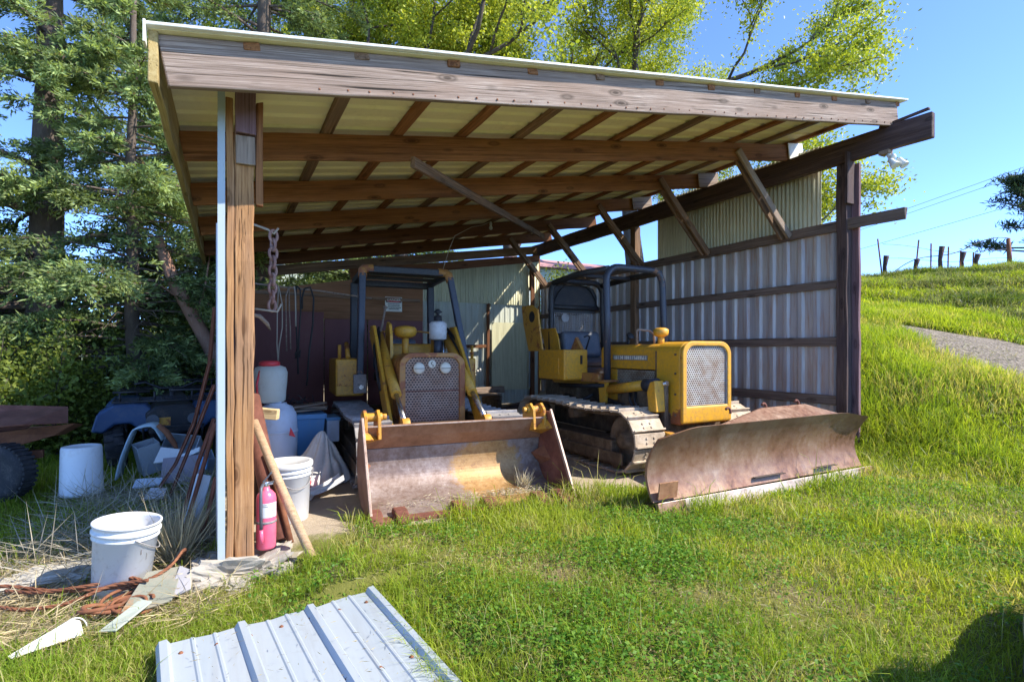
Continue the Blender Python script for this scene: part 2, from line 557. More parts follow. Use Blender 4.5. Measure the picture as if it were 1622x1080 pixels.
M['yellow_grimy'] = mat_paint('grimy_yellow_paint', (.64, .33, .03), (.15, .06, .025), amount=.52, scale=6, dirt=(.16, .10, .05), dirt_amt=.6)
M['yellow_worn'] = mat_paint('worn_yellow_paint', (.58, .28, .026), amount=.62, scale=7, dirt_amt=.5)
M['yellow_low'] = mat_paint('nose_yellow_paint', (.66, .335, .016), amount=.30, scale=6, lowrust=(.5, .95))
M['orange_rust'] = mat_paint('rusty_orange_paint', (.42, .19, .04), (.17, .065, .03), amount=.72, scale=6, dirt_amt=.5)
M['blade'] = mat_rust('blade_steel', [(.11, .05, .03), (.225, .115, .07), (.29, .18, .12), (.37, .27, .20)], .42, .4, 2.6, (1, 1, .8), .25)
M['edge_steel'] = mat_rust('cutting_edge', [(.22, .15, .12), (.42, .35, .31), (.56, .50, .46)], .5, .35, 6)
M['worn_edge'] = mat_rust('worn_rust_edge', [(.20, .12, .09), (.34, .24, .19), (.46, .37, .31)], .5, .3, 8)
M['chain'] = mat_rust('chain_rust', [(.20, .10, .08), (.36, .21, .175), (.48, .33, .28)], .7, .1, 9)
M['rust'] = mat_rust('rust', [(.09, .03, .015), (.2, .075, .035), (.3, .13, .06)], .8, .1, 6)
M['rust_red'] = mat_rust('red_rust', [(.075, .028, .018), (.17, .062, .04), (.26, .11, .075)], .75, .1, 6)
M['pad'] = mat_rust('track_pad', [(.22, .165, .11), (.42, .33, .235), (.58, .49, .38)], .75, .1, 7)
M['pad_grey'] = mat_rust('worn_track_pad', [(.16, .15, .15), (.30, .28, .27), (.42, .39, .36)], .6, .3, 7)
M['grease'] = mat_rust('greasy_steel', [(.05, .033, .02), (.13, .09, .055), (.26, .19, .12)], .7, .2, 8)
M['dark'] = mat_plain('dark_steel', (.022, .022, .026), .55, .4, 8, .2, .1, (.10, .07, .05), .5)
M['rops'] = mat_paint('rops_blue_black', (.034, .040, .056), (.15, .08, .04), amount=.52, rough=.33, scale=7, dirt=(.12, .1, .09), dirt_amt=.3)
M['rops_black'] = mat_paint('rops_black', (.02, .02, .022), (.12, .06, .03), amount=.40, rough=.45, scale=7, dirt=(.09, .08, .07), dirt_amt=.4)
M['chrome'] = mat_plain('cylinder_rod', (.55, .55, .57), .25, .1, 6, .9, .02, (.25, .14, .08), .4)
M['seat'] = mat_plain('seat_vinyl', (.075, .085, .105), .45, .2, 6, 0, .15, (.2, .18, .15), .4)
M['white_pl'] = mat_plain('white_plastic', (.62, .62, .61), .42, .03, 4, 0, .03, (.55, .52, .46), .3)
M['white_dirty'] = mat_plain('dirty_white_plastic', (.62, .62, .61), .5, .05, 3, 0, .05, (.30, .26, .20), .6)
M['tank_pl'] = mat_plain('milky_plastic', (.66, .68, .60), .4, .05, 3, 0, .04, (.45, .42, .32), .35, trans=.3)
M['blue_pl'] = mat_plain('blue_tote_plastic', (.12, .30, .52), .45, .1, 4, 0, .04, (.3, .3, .28), .3)
M['barrel'] = mat_plain('pale_barrel_plastic', (.52, .58, .66), .45, .06, 3, 0, .04, (.35, .33, .3), .3)
M['red_pl'] = mat_plain('red_plastic', (.62, .05, .06), .4, .1, 4)
M['pink'] = mat_plain('faded_red_enamel', (.72, .115, .20), .3, .08, 3, 0, .03, (.55, .2, .24), .4)
M['label'] = mat_plain('paper_label', (.60, .585, .60), .6, .05, 8)
M['black_pl'] = mat_plain('black_rubber', (.018, .018, .02), .6, .3, 8, 0, .2, (.1, .09, .08), .3)
M['tyre'] = mat_plain('dusty_tyre', (.03, .03, .033), .8, .3, 9, 0, .4, (.12, .1, .09), .5)
M['rim'] = mat_plain('pale_rim', (.5, .5, .5), .45, .15, 6, .4, .1, (.25, .15, .1), .5)
M['atv'] = mat_plain('faded_blue_fender', (.03, .07, .16), .5, .2, 5, 0, .08, (.14, .14, .15), .35)
M['handle'] = mat_wood('pole_wood', (.26, .15, .08), (.40, .26, .15), (.52, .38, .25), .4, grain=40, knots=False)
M['fresh'] = mat_wood('cut_wood', (.35, .22, .10), (.55, .40, .20), (.65, .52, .32), .4, grain=30)
M['oldboard'] = mat_wood('old_board', (.12, .085, .06), (.26, .19, .14), (.40, .32, .25), .7, grain=30)
M['maroon'] = mat_plain('maroon_plywood', (.15, .048, .042), .65, .25, 3, 0, .1, (.16, .085, .07), .35, (1, 1, .4))
M['brownply'] = mat_wood('brown_plywood', (.13, .055, .024), (.23, .105, .046), (.32, .16, .08), .3, grain=10, knots=False)
M['concrete'] = mat_plain('broken_concrete', (.34, .305, .255), .9, .3, 5, 0, .6, (.30, .25, .18), .6)
M['rock'] = mat_plain('pale_rubble', (.42, .39, .33), .9, .25, 5, 0, .6, (.34, .29, .2), .5)
M['tarp'] = mat_plain('dirty_tarp', (.66, .63, .57), .65, .12, 5, 0, .15, (.32, .27, .2), .5)
M['straw'] = mat_leaf('dry_straw', .2, .8)
M['grass'] = mat_leaf('grass_blades', .5, .5)
M['leaf'] = mat_leaf('tree_leaves', .45, .5)
M['needle'] = mat_leaf('fir_needles', .42, .6)
M['bark'] = mat_plain('fir_bark', (.10, .075, .06), .95, .4, 6, 0, .9, (.2, .17, .14), .4, (1, 1, .25))
M['bark_oak'] = mat_plain('oak_bark', (.075, .06, .05), .95, .4, 8, 0, .8, (.16, .15, .13), .4, (1, 1, .4))
M['bark_red'] = mat_plain('madrone_bark', (.30, .16, .11), .75, .35, 5, 0, .5, (.42, .34, .28), .5, (1, 1, .4))
M['wire'] = mat_plain('fence_wire', (.10, .085, .075), .6, .2, 8, .5)
M['greenwire'] = mat_plain('green_wire', (.22, .30, .26), .6, .1, 8, .2)
M['cord'] = mat_plain('dark_cord', (.03, .026, .024), .7, .3, 9)
M['rope'] = mat_plain('pale_rope', (.40, .34, .26), .8, .2, 30)
M['clear'] = mat_plain('cloudy_clear_plastic', (.42, .47, .52), .3, .1, 5, 0, .03, (.3, .3, .3), .3, trans=.4)
M['vehicle'] = mat_plain('grey_blue_body', (.08, .10, .15), .4, .12, 4, 0, .04, (.2, .17, .14), .35)
M['sign_white'] = mat_plain('sign_face', (.66, .62, .50), .5, .05, 8, 0, .02, (.4, .35, .25), .3)
M['sign_red'] = mat_plain('sign_red', (.50, .04, .035), .5, .05, 8)
M['sign_black'] = mat_plain('sign_black', (.02, .02, .02), .5, .05, 8)
M['barn'] = mat_sheet('green_white_siding', (.52, .60, .54), (.44, .52, .47), (.3, .32, .26), 'z', .5, .1, .2)
M['pinkroof'] = mat_plain('faded_red_roof', (.50, .25, .24), .6, .15, 3, 0, .05)
# ================================================================== GROUND
def grid_sheet(name, xs, ys, zfun, mat, kind='structure'):
    X, Y = np.meshgrid(xs, ys, indexing='ij')
    Z = zfun(X, Y)
    V = np.stack([X, Y, Z], -1).reshape(-1, 3)
    nx, ny = len(xs), len(ys)
    i = np.arange(nx - 1)[:, None] * ny + np.arange(ny - 1)[None, :]
    Q = np.stack([i, i + ny, i + ny + 1, i + 1], -1).reshape(-1, 4)
    n = len(Q)
    o = np_mesh(name, V, Q.ravel(), np.arange(n) * 4, np.full(n, 4), mat, None, None, True)
    o['kind'] = kind
    return o

def mat_ground():
    t = NT('soil_and_thatch')
    v = t.coord(rand=False)
    n1 = t.noise(v, 1.3, 6, .6); n2 = t.noise(v, 14, 6, .7); n3 = t.noise(v, 70, 4, .7)
    soil = t.mix(n2, (.13, .095, .055), (.24, .185, .105))
    thatch = t.mix(n3, (.085, .10, .018), (.20, .19, .05))
    c = t.mix(t.ramp(n1, [(.35, 0.0), (.5, 1.0)]), soil, thatch)
    # bare trodden earth under the roof
    sp = t.n('SeparateXYZ'); t.l(v, sp.inputs[0])
    def edge(sock, a, b):
        return t.math('MULTIPLY', t.math('SUBTRACT', sock, a), 1.0 / (b - a), clamp=True)
    wob = t.math('MULTIPLY', t.math('SUBTRACT', t.noise(v, 2.5, 4, .6), .5), .9)
    yy = t.math('ADD', sp.outputs[1], wob)
    inside = t.math('MULTIPLY', edge(yy, 4.15, 4.3), edge(sp.outputs[0], 7.5, 7.3))
    inside = t.math('MULTIPLY', inside, edge(sp.outputs[0], -.25, .0))
    dirt = t.mix(n2, (.30, .235, .165), (.46, .38, .285))
    c = t.mix(inside, c, dirt)
    h = t.math('ADD', n2, t.math('MULTIPLY', n3, .5))
    return t.end(t.bsdf(c, .95, 0, t.bump(h, .7, .02), .1))

def mat_gravel():
    t = NT('road_gravel')
    v = t.coord(rand=False)
    vo = t.n('TexVoronoi'); vo.inputs['Scale'].default_value = 26; t.l(v, vo.inputs['Vector'])
    n = t.noise(v, 3, 5, .6)
    c = t.mix(n, (.15, .13, .105), (.27, .235, .195))
    sh = t.n('SeparateColor'); t.l(vo.outputs['Color'], sh.inputs[0])
    c = t.mix(.75, c, t.ramp(sh.outputs[0], [(0.0, (.45, .43, .4)), (1.0, (1.35, 1.3, 1.25))]), 'MULTIPLY')
    return t.end(t.bsdf(c, .9, 0, t.bump(vo.outputs['Distance'], .9, .02), .2))

xs = np.unique(np.concatenate([np.linspace(-120, -9, 25), np.linspace(-9, 9, 121), np.linspace(9, 42, 100), np.linspace(42, 160, 20)]))
ys = np.unique(np.concatenate([np.linspace(-40, -2, 12), np.linspace(-2, 14, 110), np.linspace(14, 40, 50), np.linspace(40, 200, 20)]))
ground = grid_sheet('ground', xs, ys, hgt, mat_ground())

def road_mid(y):
    return 11.2 + .30 * (y - 3.9) + .02 * (y - 3.9) ** 2
def road_hw(y):
    return np.where(y > 4.4, np.maximum(.02, 1.3 - .85 * (y - 4.4)), 1.3)
ry = np.linspace(-6, 5.9, 90)
rt = np.linspace(-1, 1, 9)
T, YY = np.meshgrid(rt, ry, indexing='ij')
XX = road_mid(YY) + T * road_hw(YY) * (1 + .12 * np.sin(YY * 1.3) + .1 * np.sin(YY * 3.1 + 2))
ZZ = hgt(XX, YY) + .03 - .05 * np.abs(T) ** 4
V = np.stack([XX, YY, ZZ], -1).reshape(-1, 3)
i_ = np.arange(8)[:, None] * 90 + np.arange(89)[None, :]
Q = np.stack([i_, i_ + 90, i_ + 91, i_ + 1], -1).reshape(-1, 4)
road = np_mesh('gravel_road', V, Q.ravel(), np.arange(len(Q)) * 4, np.full(len(Q), 4), mat_gravel(), None, None, True)
road['kind'] = 'structure'

# ================================================================== THE SHED
def zb(x):                       # underside of the fascia and rafters along the sloping roof
    return 2.90 + .169 * (x + .305)

shed = thing('machinery_shed', 'open fronted timber machinery shed with sloping metal roof over two yellow machines', 'shed', (3.6, 4.1, 0))
XW = 7.30

plank('fascia_board', (-.305, 3.623, zb(-.305) + .1425), (7.36, 3.623, zb(7.36) + .1425), .046, .285, M['fascia'], shed, n=24, warp=.004, bevel=.008)
# rows of old nails along the fascia
nb = MB()
for k in range(44):
    x = .55 + k * .155 + random.uniform(-.02, .02)
    nb.lathe([(.0075, 0), (.0075, .004), (.004, .007)], (x, 3.60, zb(x) + .028 + random.uniform(-.006, .006)), 8, Matrix.Rotation(R(90), 3, 'X'))
nb.build('nail_row', M['rust'], shed)
# roofing sheet: ribs run with the slope, profile repeats into the depth
def roof_profile(y0, y1, per, h):
    out = []; y = y0
    while y < y1:
        for (a, z) in ((0, 0), (per * .62, 0), (per * .70, h), (per * .90, h), (per * .98, 0)):
            if y + a <= y1: out.append((y + a, z))
        y += per
    out.append((y1, 0))
    return out
rp = roof_profile(3.555, 12.5, .24, .022)
x0r, x1r = -.375, 7.47
dz = .169 * (x1r - x0r)
vs = []
for (x, zz) in ((x0r, zb(x0r) + .288), (x1r, zb(x1r) + .288)):
    for th in (0, .003):
        vs += [(x, p[0], zz + p[1] + th) for p in rp]
n = len(rp); fs = []
for i in range(n - 1):
    fs += [(i, i + 1, 2 * n + i + 1, 2 * n + i), (n + i + 1, n + i, 3 * n + i, 3 * n + i + 1), (i, n + i, n + i + 1, i + 1), (2 * n + i, 2 * n + i + 1, 3 * n + i + 1, 3 * n + i)]
fs += [(0, 2 * n, 3 * n, n), (n - 1, 2 * n - 1, 4 * n - 1, 3 * n - 1)]
MB().add(vs, fs).build('roof_sheet', M['roofsheet'], shed)
plank('eave_trim', (-.385, 3.545, zb(-.385) + .302), (7.48, 3.565, zb(7.48) + .302), .06, .018, M['edge'], shed, warp=.0015, bevel=.004)
MB().box((-.383, 3.553, zb(-.38) + .255), (.012, .09, .12)).build('corner_flashing', M['edge'], shed)
# purlins: boards on the flat over the rafters, their ends showing in the top of the fascia
for i in range(-1, 11):
    x = .80 + .655 * i
    z = zb(x) + .262
    plank('purlin', (x, 3.588, z), (x + random.uniform(-.03, .03), 12.4, z), .085 + random.uniform(0, .012), .048, M['rafter'] if i % 3 else M['brace'], shed, up=(-.167, 0, .986), warp=.003)
# rafters
RY = [4.98, 6.45, 8.05, 9.78, 11.55]
for k, y in enumerate(RY):
    xe = 7.52 - .04 * k + random.uniform(-.04, .04)
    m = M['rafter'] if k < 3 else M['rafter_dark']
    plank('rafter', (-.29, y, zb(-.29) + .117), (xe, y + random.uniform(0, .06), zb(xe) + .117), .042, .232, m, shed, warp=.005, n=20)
# white painted tip of the first rafter
plank('rafter_tip', (7.20, 4.951, zb(7.20) + .117), (7.54, 4.955, zb(7.54) + .117), .018, .236, M['edge'], shed, warp=.002)
plank('rafter_tip', (6.98, 6.424, zb(6.98) + .117), (7.46, 6.43, zb(7.46) + .117), .016, .236, M['oldboard'], shed, warp=.002)
plank('rafter_tip', (6.95, 8.02, zb(6.95) + .117), (7.44, 8.03, zb(7.44) + .117), .016, .236, M['oldboard'], shed, warp=.002)
# barge board along the low edge
plank('barge_board', (-.345, 3.565, zb(-.34) + .148), (-.29, 12.3, zb(-.29) + .148), .046, .30, M['barge'], shed, n=20)
# back header
plank('back_header', (2.4, 11.86, 3.02), (7.15, 11.86, 3.72), .05, .30, M['rafter_dark'], shed, n=14)
plank('back_header', (.2, 11.9, 2.93), (7.1, 11.9, 4.0), .05, .2, M['brace'], shed, n=14)

# left front post: the sawn post, its side boards, its metal edge
plank('front_post', (.122, 4.12, -.02), (.122, 4.12, 2.93), .12, .13, M['post'], shed, up=(0, 1, 0), warp=.006, n=16, bevel=.01)
plank('post_side_board', (.035, 4.10, .02), (.035, 4.10, 3.1), .044, .10, M['post'], shed, up=(0, 1, 0), warp=.004, n=12)
plank('post_cap_block', (.127, 4.035, 2.85), (.127, 4.03, 3.20), .125, .05, M['plum'], shed, up=(0, 1, 0), warp=.003)
plank('post_cap_block', (.127, 4.04, 2.66), (.127, 4.04, 2.845), .118, .04, M['oldboard'], shed, up=(0, 1, 0), warp=.003)
plank('post_cleat', (.212, 4.10, 2.40), (.212, 4.10, 3.10), .045, .09, M['rafter'], shed, up=(0, 1, 0))
MB().bx(-.038, .006, 4.04, 4.055, -.02, 3.19).bx(-.038, -.028, 4.055, 4.16, -.02, 3.15).build('corner_trim', M['trim'], shed)
# left wall
def corr_profile(a0, a1, per, h, kind='sine'):
    out = []
    if kind == 'sine':
        k = int((a1 - a0) / per * 8)
        for i in range(k + 1):
            a = a0 + (a1 - a0) * i / k
            out.append((a, h / 2 * math.sin(2 * math.pi * (a - a0) / per)))
    else:
        a = a0
        while a < a1:
            for (f, z) in ((0, 0), (.50, 0), (.62, h), (.86, h), (.98, 0)):
                if a + per * f <= a1: out.append((a + per * f, z))
            a += per
        out.append((a1, 0))
    return out
def wall_x(name, x, y0, y1, z0, z1, per, h, mat, parent, kind='trap', z1b=None):
    prof = corr_profile(y0, y1, per, h, kind)
    n = len(prof); vs = []
    for th in (0, .004):
        for top in (0, 1):
            for (a, d) in prof:
                zt = z1 if z1b is None else z1 + (z1b - z1) * (a - y0) / (y1 - y0)
                vs.append((x + d + th, a, z0 if not top else zt))
    fs = []
    for i in range(n - 1):
        fs += [(i, i + 1, n + i + 1, n + i), (2 * n + i + 1, 2 * n + i, 3 * n + i, 3 * n + i + 1), (n + i, n + i + 1, 3 * n + i + 1, 3 * n + i)]
    fs += [(0, n, 3 * n, 2 * n), (n - 1, 2 * n - 1 + 0, 4 * n - 1, 3 * n - 1)]
    return MB().add(vs, fs, kind == 'sine').build(name, mat, parent)
def wall_y(name, y, x0, x1, z0, z1, per, h, mat, parent, kind='trap', z1b=None, z0b=None):
    prof = corr_profile(x0, x1, per, h, kind)
    n = len(prof); vs = []
    for th in (0, .004):
        for top in (0, 1):
            for (a, d) in prof:
                f = (a - x0) / (x1 - x0)
                zt = z1 if z1b is None else z1 + (z1b - z1) * f
                zl = z0 if z0b is None else z0 + (z0b - z0) * f
                vs.append((a, y - d - th, zl if not top else zt))
    fs = []
    for i in range(n - 1):
        fs += [(i, i + 1, n + i + 1, n + i), (2 * n + i + 1, 2 * n + i, 3 * n + i, 3 * n + i + 1), (n + i, n + i + 1, 3 * n + i + 1, 3 * n + i)]
    fs += [(0, n, 3 * n, 2 * n), (n - 1, 2 * n - 1, 4 * n - 1, 3 * n - 1)]
    return MB().add(vs, fs, kind == 'sine').build(name, mat, parent)
wall_x('left_wall_sheet', -.03, 4.17, 11.9, -.05, 2.3, .228, -.02, M['galv'], shed)
for y in (8.0, 11.8):
    plank('wall_post', (.06, y, 0), (.06, y, 2.93), .12, .12, M['greypost'], shed, up=(0, 1, 0))

# right side: posts, beam, girts, sheet
plank('right_post', (7.262, 4.20, .1), (7.262, 4.20, 3.87), .125, .14, M['greypost'], shed, up=(0, 1, 0), warp=.006, n=16, bevel=.01)
plank('post_side_board', (7.352, 4.14, .15), (7.352, 4.14, 3.87), .05, .19, M['plum'], shed, up=(0, 1, 0), warp=.004, n=14)
plank('post_cleat', (7.215, 4.105, 3.32), (7.215, 4.105, 4.0), .16, .04, M['greypost'], shed, up=(0, 1, 0))
plank('wall_post', (7.24, 8.28, .1), (7.24, 8.28, 3.87), .14, .14, M['brace'], shed, up=(0, 1, 0))
plank('wall_post', (7.16, 12.0, .0), (7.16, 12.0, 3.87), .14, .14, M['rafter'], shed, up=(0, 1, 0))
plank('roof_beam', (7.25, 3.17, 4.03), (7.25, 12.3, 4.03), .09, .30, M['greypost'], shed, warp=.006, n=26, bevel=.012)
plank('beam_splinter', (7.26, 3.22, 4.235), (7.25, 3.75, 4.20), .03, .035, M['greypost'], shed, warp=.004)
for (z, hh, y0) in ((3.065, .14, 3.45), (2.30, .11, 4.27), (1.53, .12, 4.27), (.74, .13, 4.27)):
    plank('wall_girt', (7.235, y0, z), (7.235, 12.0, z + random.uniform(-.01, .01)), .042, hh, M['rail'], shed, warp=.005, n=20)
wall_x('right_wall_sheet', 7.30, 4.20, 12.0, .12, 3.06, .228, -.035, M['galv'], shed)
wall_x('upper_wall_panel', 7.44, 4.62, 7.86, 2.98, 4.30, .0677, .018, M['cream_corr'], shed, 'sine')
# diagonal braces: a board on each side of every rafter
for k, y in enumerate(RY):
    for s in (-1, 1):
        yy = y + s * .045
        plank('brace', (7.17 + (0 if s > 0 else .02), yy, 3.04), (6.13, yy + .02, 4.13 + random.uniform(-.02, .03)), .04, .10, M['brace'] if k != 0 or s > 0 else M['oldboard'], shed, up=(0, 1, 0) if False else (0, 0, 1))
plank('long_brace', (1.52, 4.76, 3.13), (6.14, 10.0, 3.90), .045, .10, M['brace'], shed, n=14)
# back wall: two lapped sheets and a loose plain panel
wall_y('back_wall_upper_sheet', 11.78, 2.9, 7.1, 2.55, 3.02, .0677, .016, M['backsheet'], shed, 'sine', z1b=3.68)
wall_y('back_wall_lower_sheet', 11.83, 2.9, 7.1, .1, 2.72, .15, .012, M['greysheet'], shed, 'trap')
MB().bx(5.72, 6.9, 11.69, 11.705, .45, 2.1).build('back_wall_panel', M['backsheet'], shed)
plank('back_wall_girt', (4.0, 11.70, 1.5), (5.58, 11.70, 1.52), .03, .08, M['rafter_dark'], shed)
plank('back_wall_post', (6.83, 11.66, 0), (6.83, 11.66, 3.45), .10, .09, M['rafter_dark'], shed, up=(0, 1, 0))
plank('back_wall_post', (5.62, 11.70, 0), (5.62, 11.70, 2.55), .07, .05, M['rafter_dark'], shed, up=(0, 1, 0))
# plywood partition at the back left
pw = MB()
pw.prism([(.12, 1.92), (3.06, 1.92), (3.06, 2.78), (.12, 2.27)], 'y', 8.99, 9.02)
pw.build('partition_top_panel', M['brownply'], shed, .003)
MB().bx(.12, 1.40, 8.955, 8.985, 0, 2.02).build('partition_panel', M['maroon'], shed, .003)
MB().bx(1.42, 2.10, 9.02, 9.05, 0, 1.93).build('partition_panel', M['maroon'], shed, .003)
MB().bx(2.11, 3.06, 9.0, 9.03, 0, 1.925).build('partition_panel', M['maroon'], shed, .003)
plank('partition_rail', (.1, 8.97, 2.30), (3.0, 8.97, 2.27), .03, .05, M['brace'], shed)
# conduit on the corner post
MB().tube([(6.72, 11.6, .5), (6.72, 11.6, 2.9)], .018, 8).build('conduit', M['trim'], shed)

# concrete footing under the left front post
def lump(c, size, seed, seg=3, rough=.25, flat=.0):
    bm = bmesh.new()
    bmesh.ops.create_icosphere(bm, subdivisions=seg, radius=1.0)
    sd = Vector((seed * 3.1, seed * 1.7, seed * .9))
    vs = []
    for v in bm.verts:
        p = v.co.copy()
        q = Vector([math.copysign(abs(a) ** .6, a) for a in p])
        k = 1 + rough * mnoise.fractal(p * 1.6 + sd, .8, 2.1, 5)
        vs.append(Vector((q.x * size[0] * k, q.y * size[1] * k, q.z * size[2] * k)) + Vector(c))
    fs = [[v.index for v in f.verts] for f in bm.faces]
    bm.free()
    return MB().add(vs, fs)
f = lump((.12, 4.09, -.16), (.31, .19, .165), 3, 5, .55).build('concrete_footing', M['concrete'])
tag(f, 'rough broken concrete footing under the sunlit orange post', 'footing')
for (c_, s_, sd_, lab) in (((.36, 3.93, -.12), (.09, .07, .07), 11, 'chunk of broken concrete at the foot of the leaning wooden pole'), ((-.12, 3.92, -.13), (.10, .08, .07), 13, 'chunk of broken concrete below the white trim'), ((.08, 3.86, -.14), (.07, .06, .06), 17, 'smallest concrete chunk in the grass before the footing')):
    q = lump(c_, s_, sd_, 4, .5).build('concrete_chunk', M['concrete'])
    tag(q, lab, 'rubble')
f = lump((-1.0, 4.52, -.10), (.26, .17, .07), 5, 5, .4).build('concrete_rubble', M['rock'])
tag(f, 'pale slab of broken concrete in the straw behind the rusty cables', 'rubble')

# things hung in or on the shed
lamp = thing('floodlight', 'white twin headed floodlight fixed under the end of the long roof beam', 'floodlight', (7.24, 3.68, 3.86))
MB().box((7.24, 3.68, 3.86), (.10, .12, .05)).build('mount', M['oldboard'], lamp, .006)
MB().cyl((7.24, 3.65, 3.835), (7.24, 3.62, 3.77), .025).lathe([(.03, 0), (.04, .03), (.03, .05)], (7.24, 3.60, 3.76), 12).build('bracket', M['edge'], lamp)
for (dx, dy, tx) in ((-.03, 0, -.05), (.05, -.06, .04)):
    d = Vector((tx, -.5, -.75)).normalized()
    p = Vector((7.24 + dx, 3.62 + dy, 3.76))
    q = d.to_track_quat('Z', 'Y').to_matrix()
    MB().lathe([(.018, 0), (.03, .01), (.034, .06), (.05, .11), (.05, .125)], p, 16, q).build('lamp_head', M['edge'], lamp)

bulb = thing('light_bulb', 'small bare light bulb hanging under a dark rafter on its wire', 'light bulb', (4.38, 9.0, 3.70))
MB().lathe([(.022, 0), (.024, .03), (.014, .07)], (4.38, 9.0, 3.74), 12).build('socket', M['white_pl'], bulb)
MB().lathe([(.004, 0), (.028, .012), (.036, .04), (.02, .075), (.016, .085)], (4.38, 9.0, 3.655), 14).build('glass', M['tank_pl'], bulb)
MB().tube([(4.36, 9.0, 3.80), (4.2, 8.98, 3.72), (3.98, 8.96, 3.66), (3.62, 8.9, 3.45), (3.5, 8.86, 3.2), (3.34, 8.84, 2.72), (3.22, 8.84, 2.6)], .006, 6).build('wire', M['rope'], bulb)

ch = thing('hanging_chain', 'rusty steel chain hanging from a bent hook beside the orange post', 'chain', (.37, 5.0, 2.4))
def torus_link(mb, c, rot, a, b, r):
    pts = []
    for k in range(13):
        t_ = 2 * math.pi * k / 12
        pts.append(Vector(c) + rot @ Vector((a * math.cos(t_), 0, b * math.sin(t_))))
    mb.tube(pts, r, 7, False)
z = 2.38; k = 0
while z > 1.78:
    lk = MB()
    torus_link(lk, (.372 - (2.38 - z) * .02, 5.0, z), Matrix.Rotation(R(20 + 90 * (k % 2)) + random.uniform(-.15, .15), 3, 'Z'), .032, .050, .0125)
    lk.build('link', M['chain'], ch)
    z -= .074; k += 1
MB().tube([(.19, 4.99, 2.47), (.33, 5.0, 2.43), (.375, 5.0, 2.40), (.41, 4.99, 2.45)], .010, 7).build('hook', M['rope'], ch)
hk = MB().tube([(.19, 4.95, 1.755), (.34, 4.96, 1.74), (.40, 4.96, 1.735), (.43, 4.95, 1.80)], .009, 7).build('bent_rod', M['rope'])
tag(hk, 'pale bent rod sticking out of the orange post below the chain', 'rod')
hk = MB().tube([(.19, 4.9, 1.70), (.26, 4.93, 1.69), (.32, 4.95, 1.63), (.345, 4.95, 1.575)], [.016, .018, .016, .006], 7).build('hanger_bracket', M['oldboard'])
tag(hk, 'short curved wooden bracket on the orange post under the bent rod', 'bracket')

rl = MB().tube([(.06, 7.9, 2.28), (.32, 7.5, 2.25), (.7, 7.5, 2.225), (1.1, 7.5, 2.20), (1.9, 7.9, 2.17)], .013, 7).build('hanging_rail', M['oldboard'])
tag(rl, 'thin horizontal pole carrying cords in front of the plywood partition', 'pole')
specs = [
    ('pale_rope', 'rope', 'pale thin rope looped over the pole nearest the chain', [(.615, 2.24), (.60, 1.9), (.595, 1.5), (.61, 1.25)], [(.615, 2.24), (.66, 2.0), (.66, 1.7), (.62, 1.45), (.61, 1.25)], .007, 'rope'),
    ('brown_cord', 'cord', 'brown doubled cord hanging on the pole second from the chain', [(.74, 2.24), (.70, 2.1), (.705, 1.75), (.71, 1.40)], [(.74, 2.24), (.745, 1.9), (.755, 1.7), (.76, 1.42)], .008, 'oldboard'),
    ('pale_strap', 'strap', 'short pale strap between two dark cords on the pole', [(.80, 2.24), (.815, 2.15), (.82, 1.9), (.82, 1.72)], None, .009, 'rope'),
    ('knotted_cord', 'cord', 'long black cord with a tangled knot hanging lowest but one on the pole', [(.83, 2.25), (.875, 2.2), (.88, 1.9), (.86, 1.6), (.845, 1.3), (.85, 1.1)], [(.83, 2.25), (.82, 2.1), (.83, 1.7), (.84, 1.45), (.83, 1.38)], .011, 'cord'),
    ('black_strap', 'strap', 'longest black strap arched over the pole end nearest the loader', [(.93, 2.22), (1.0, 2.24), (1.04, 2.1), (1.03, 1.75), (.985, 1.4), (.965, 1.1), (.955, .95)], [(.93, 2.22), (.90, 2.1), (.90, 1.95)], .012, 'cord'),
]
for (nm, cat, lab, a, b, r, mt) in specs:
    mb = MB().tube([(p[0], 7.47, p[1]) for p in a], r, 6)
    if b: mb.tube([(p[0], 7.485, p[1]) for p in b], r, 6)
    if nm == 'knotted_cord':
        for q in range(9):
            a0 = random.uniform(0, 6.3)
            mb.tube([(.845 + .035 * math.cos(a0 + t_ * 1.3), 7.46 + .02 * math.sin(t_ * 2 + q), 1.36 + .055 * math.sin(a0 + t_ * 1.7)) for t_ in range(5)], .006, 5)
    tag(mb.build(nm, M[mt]), lab, cat, 'cords and straps hanging on the pole')

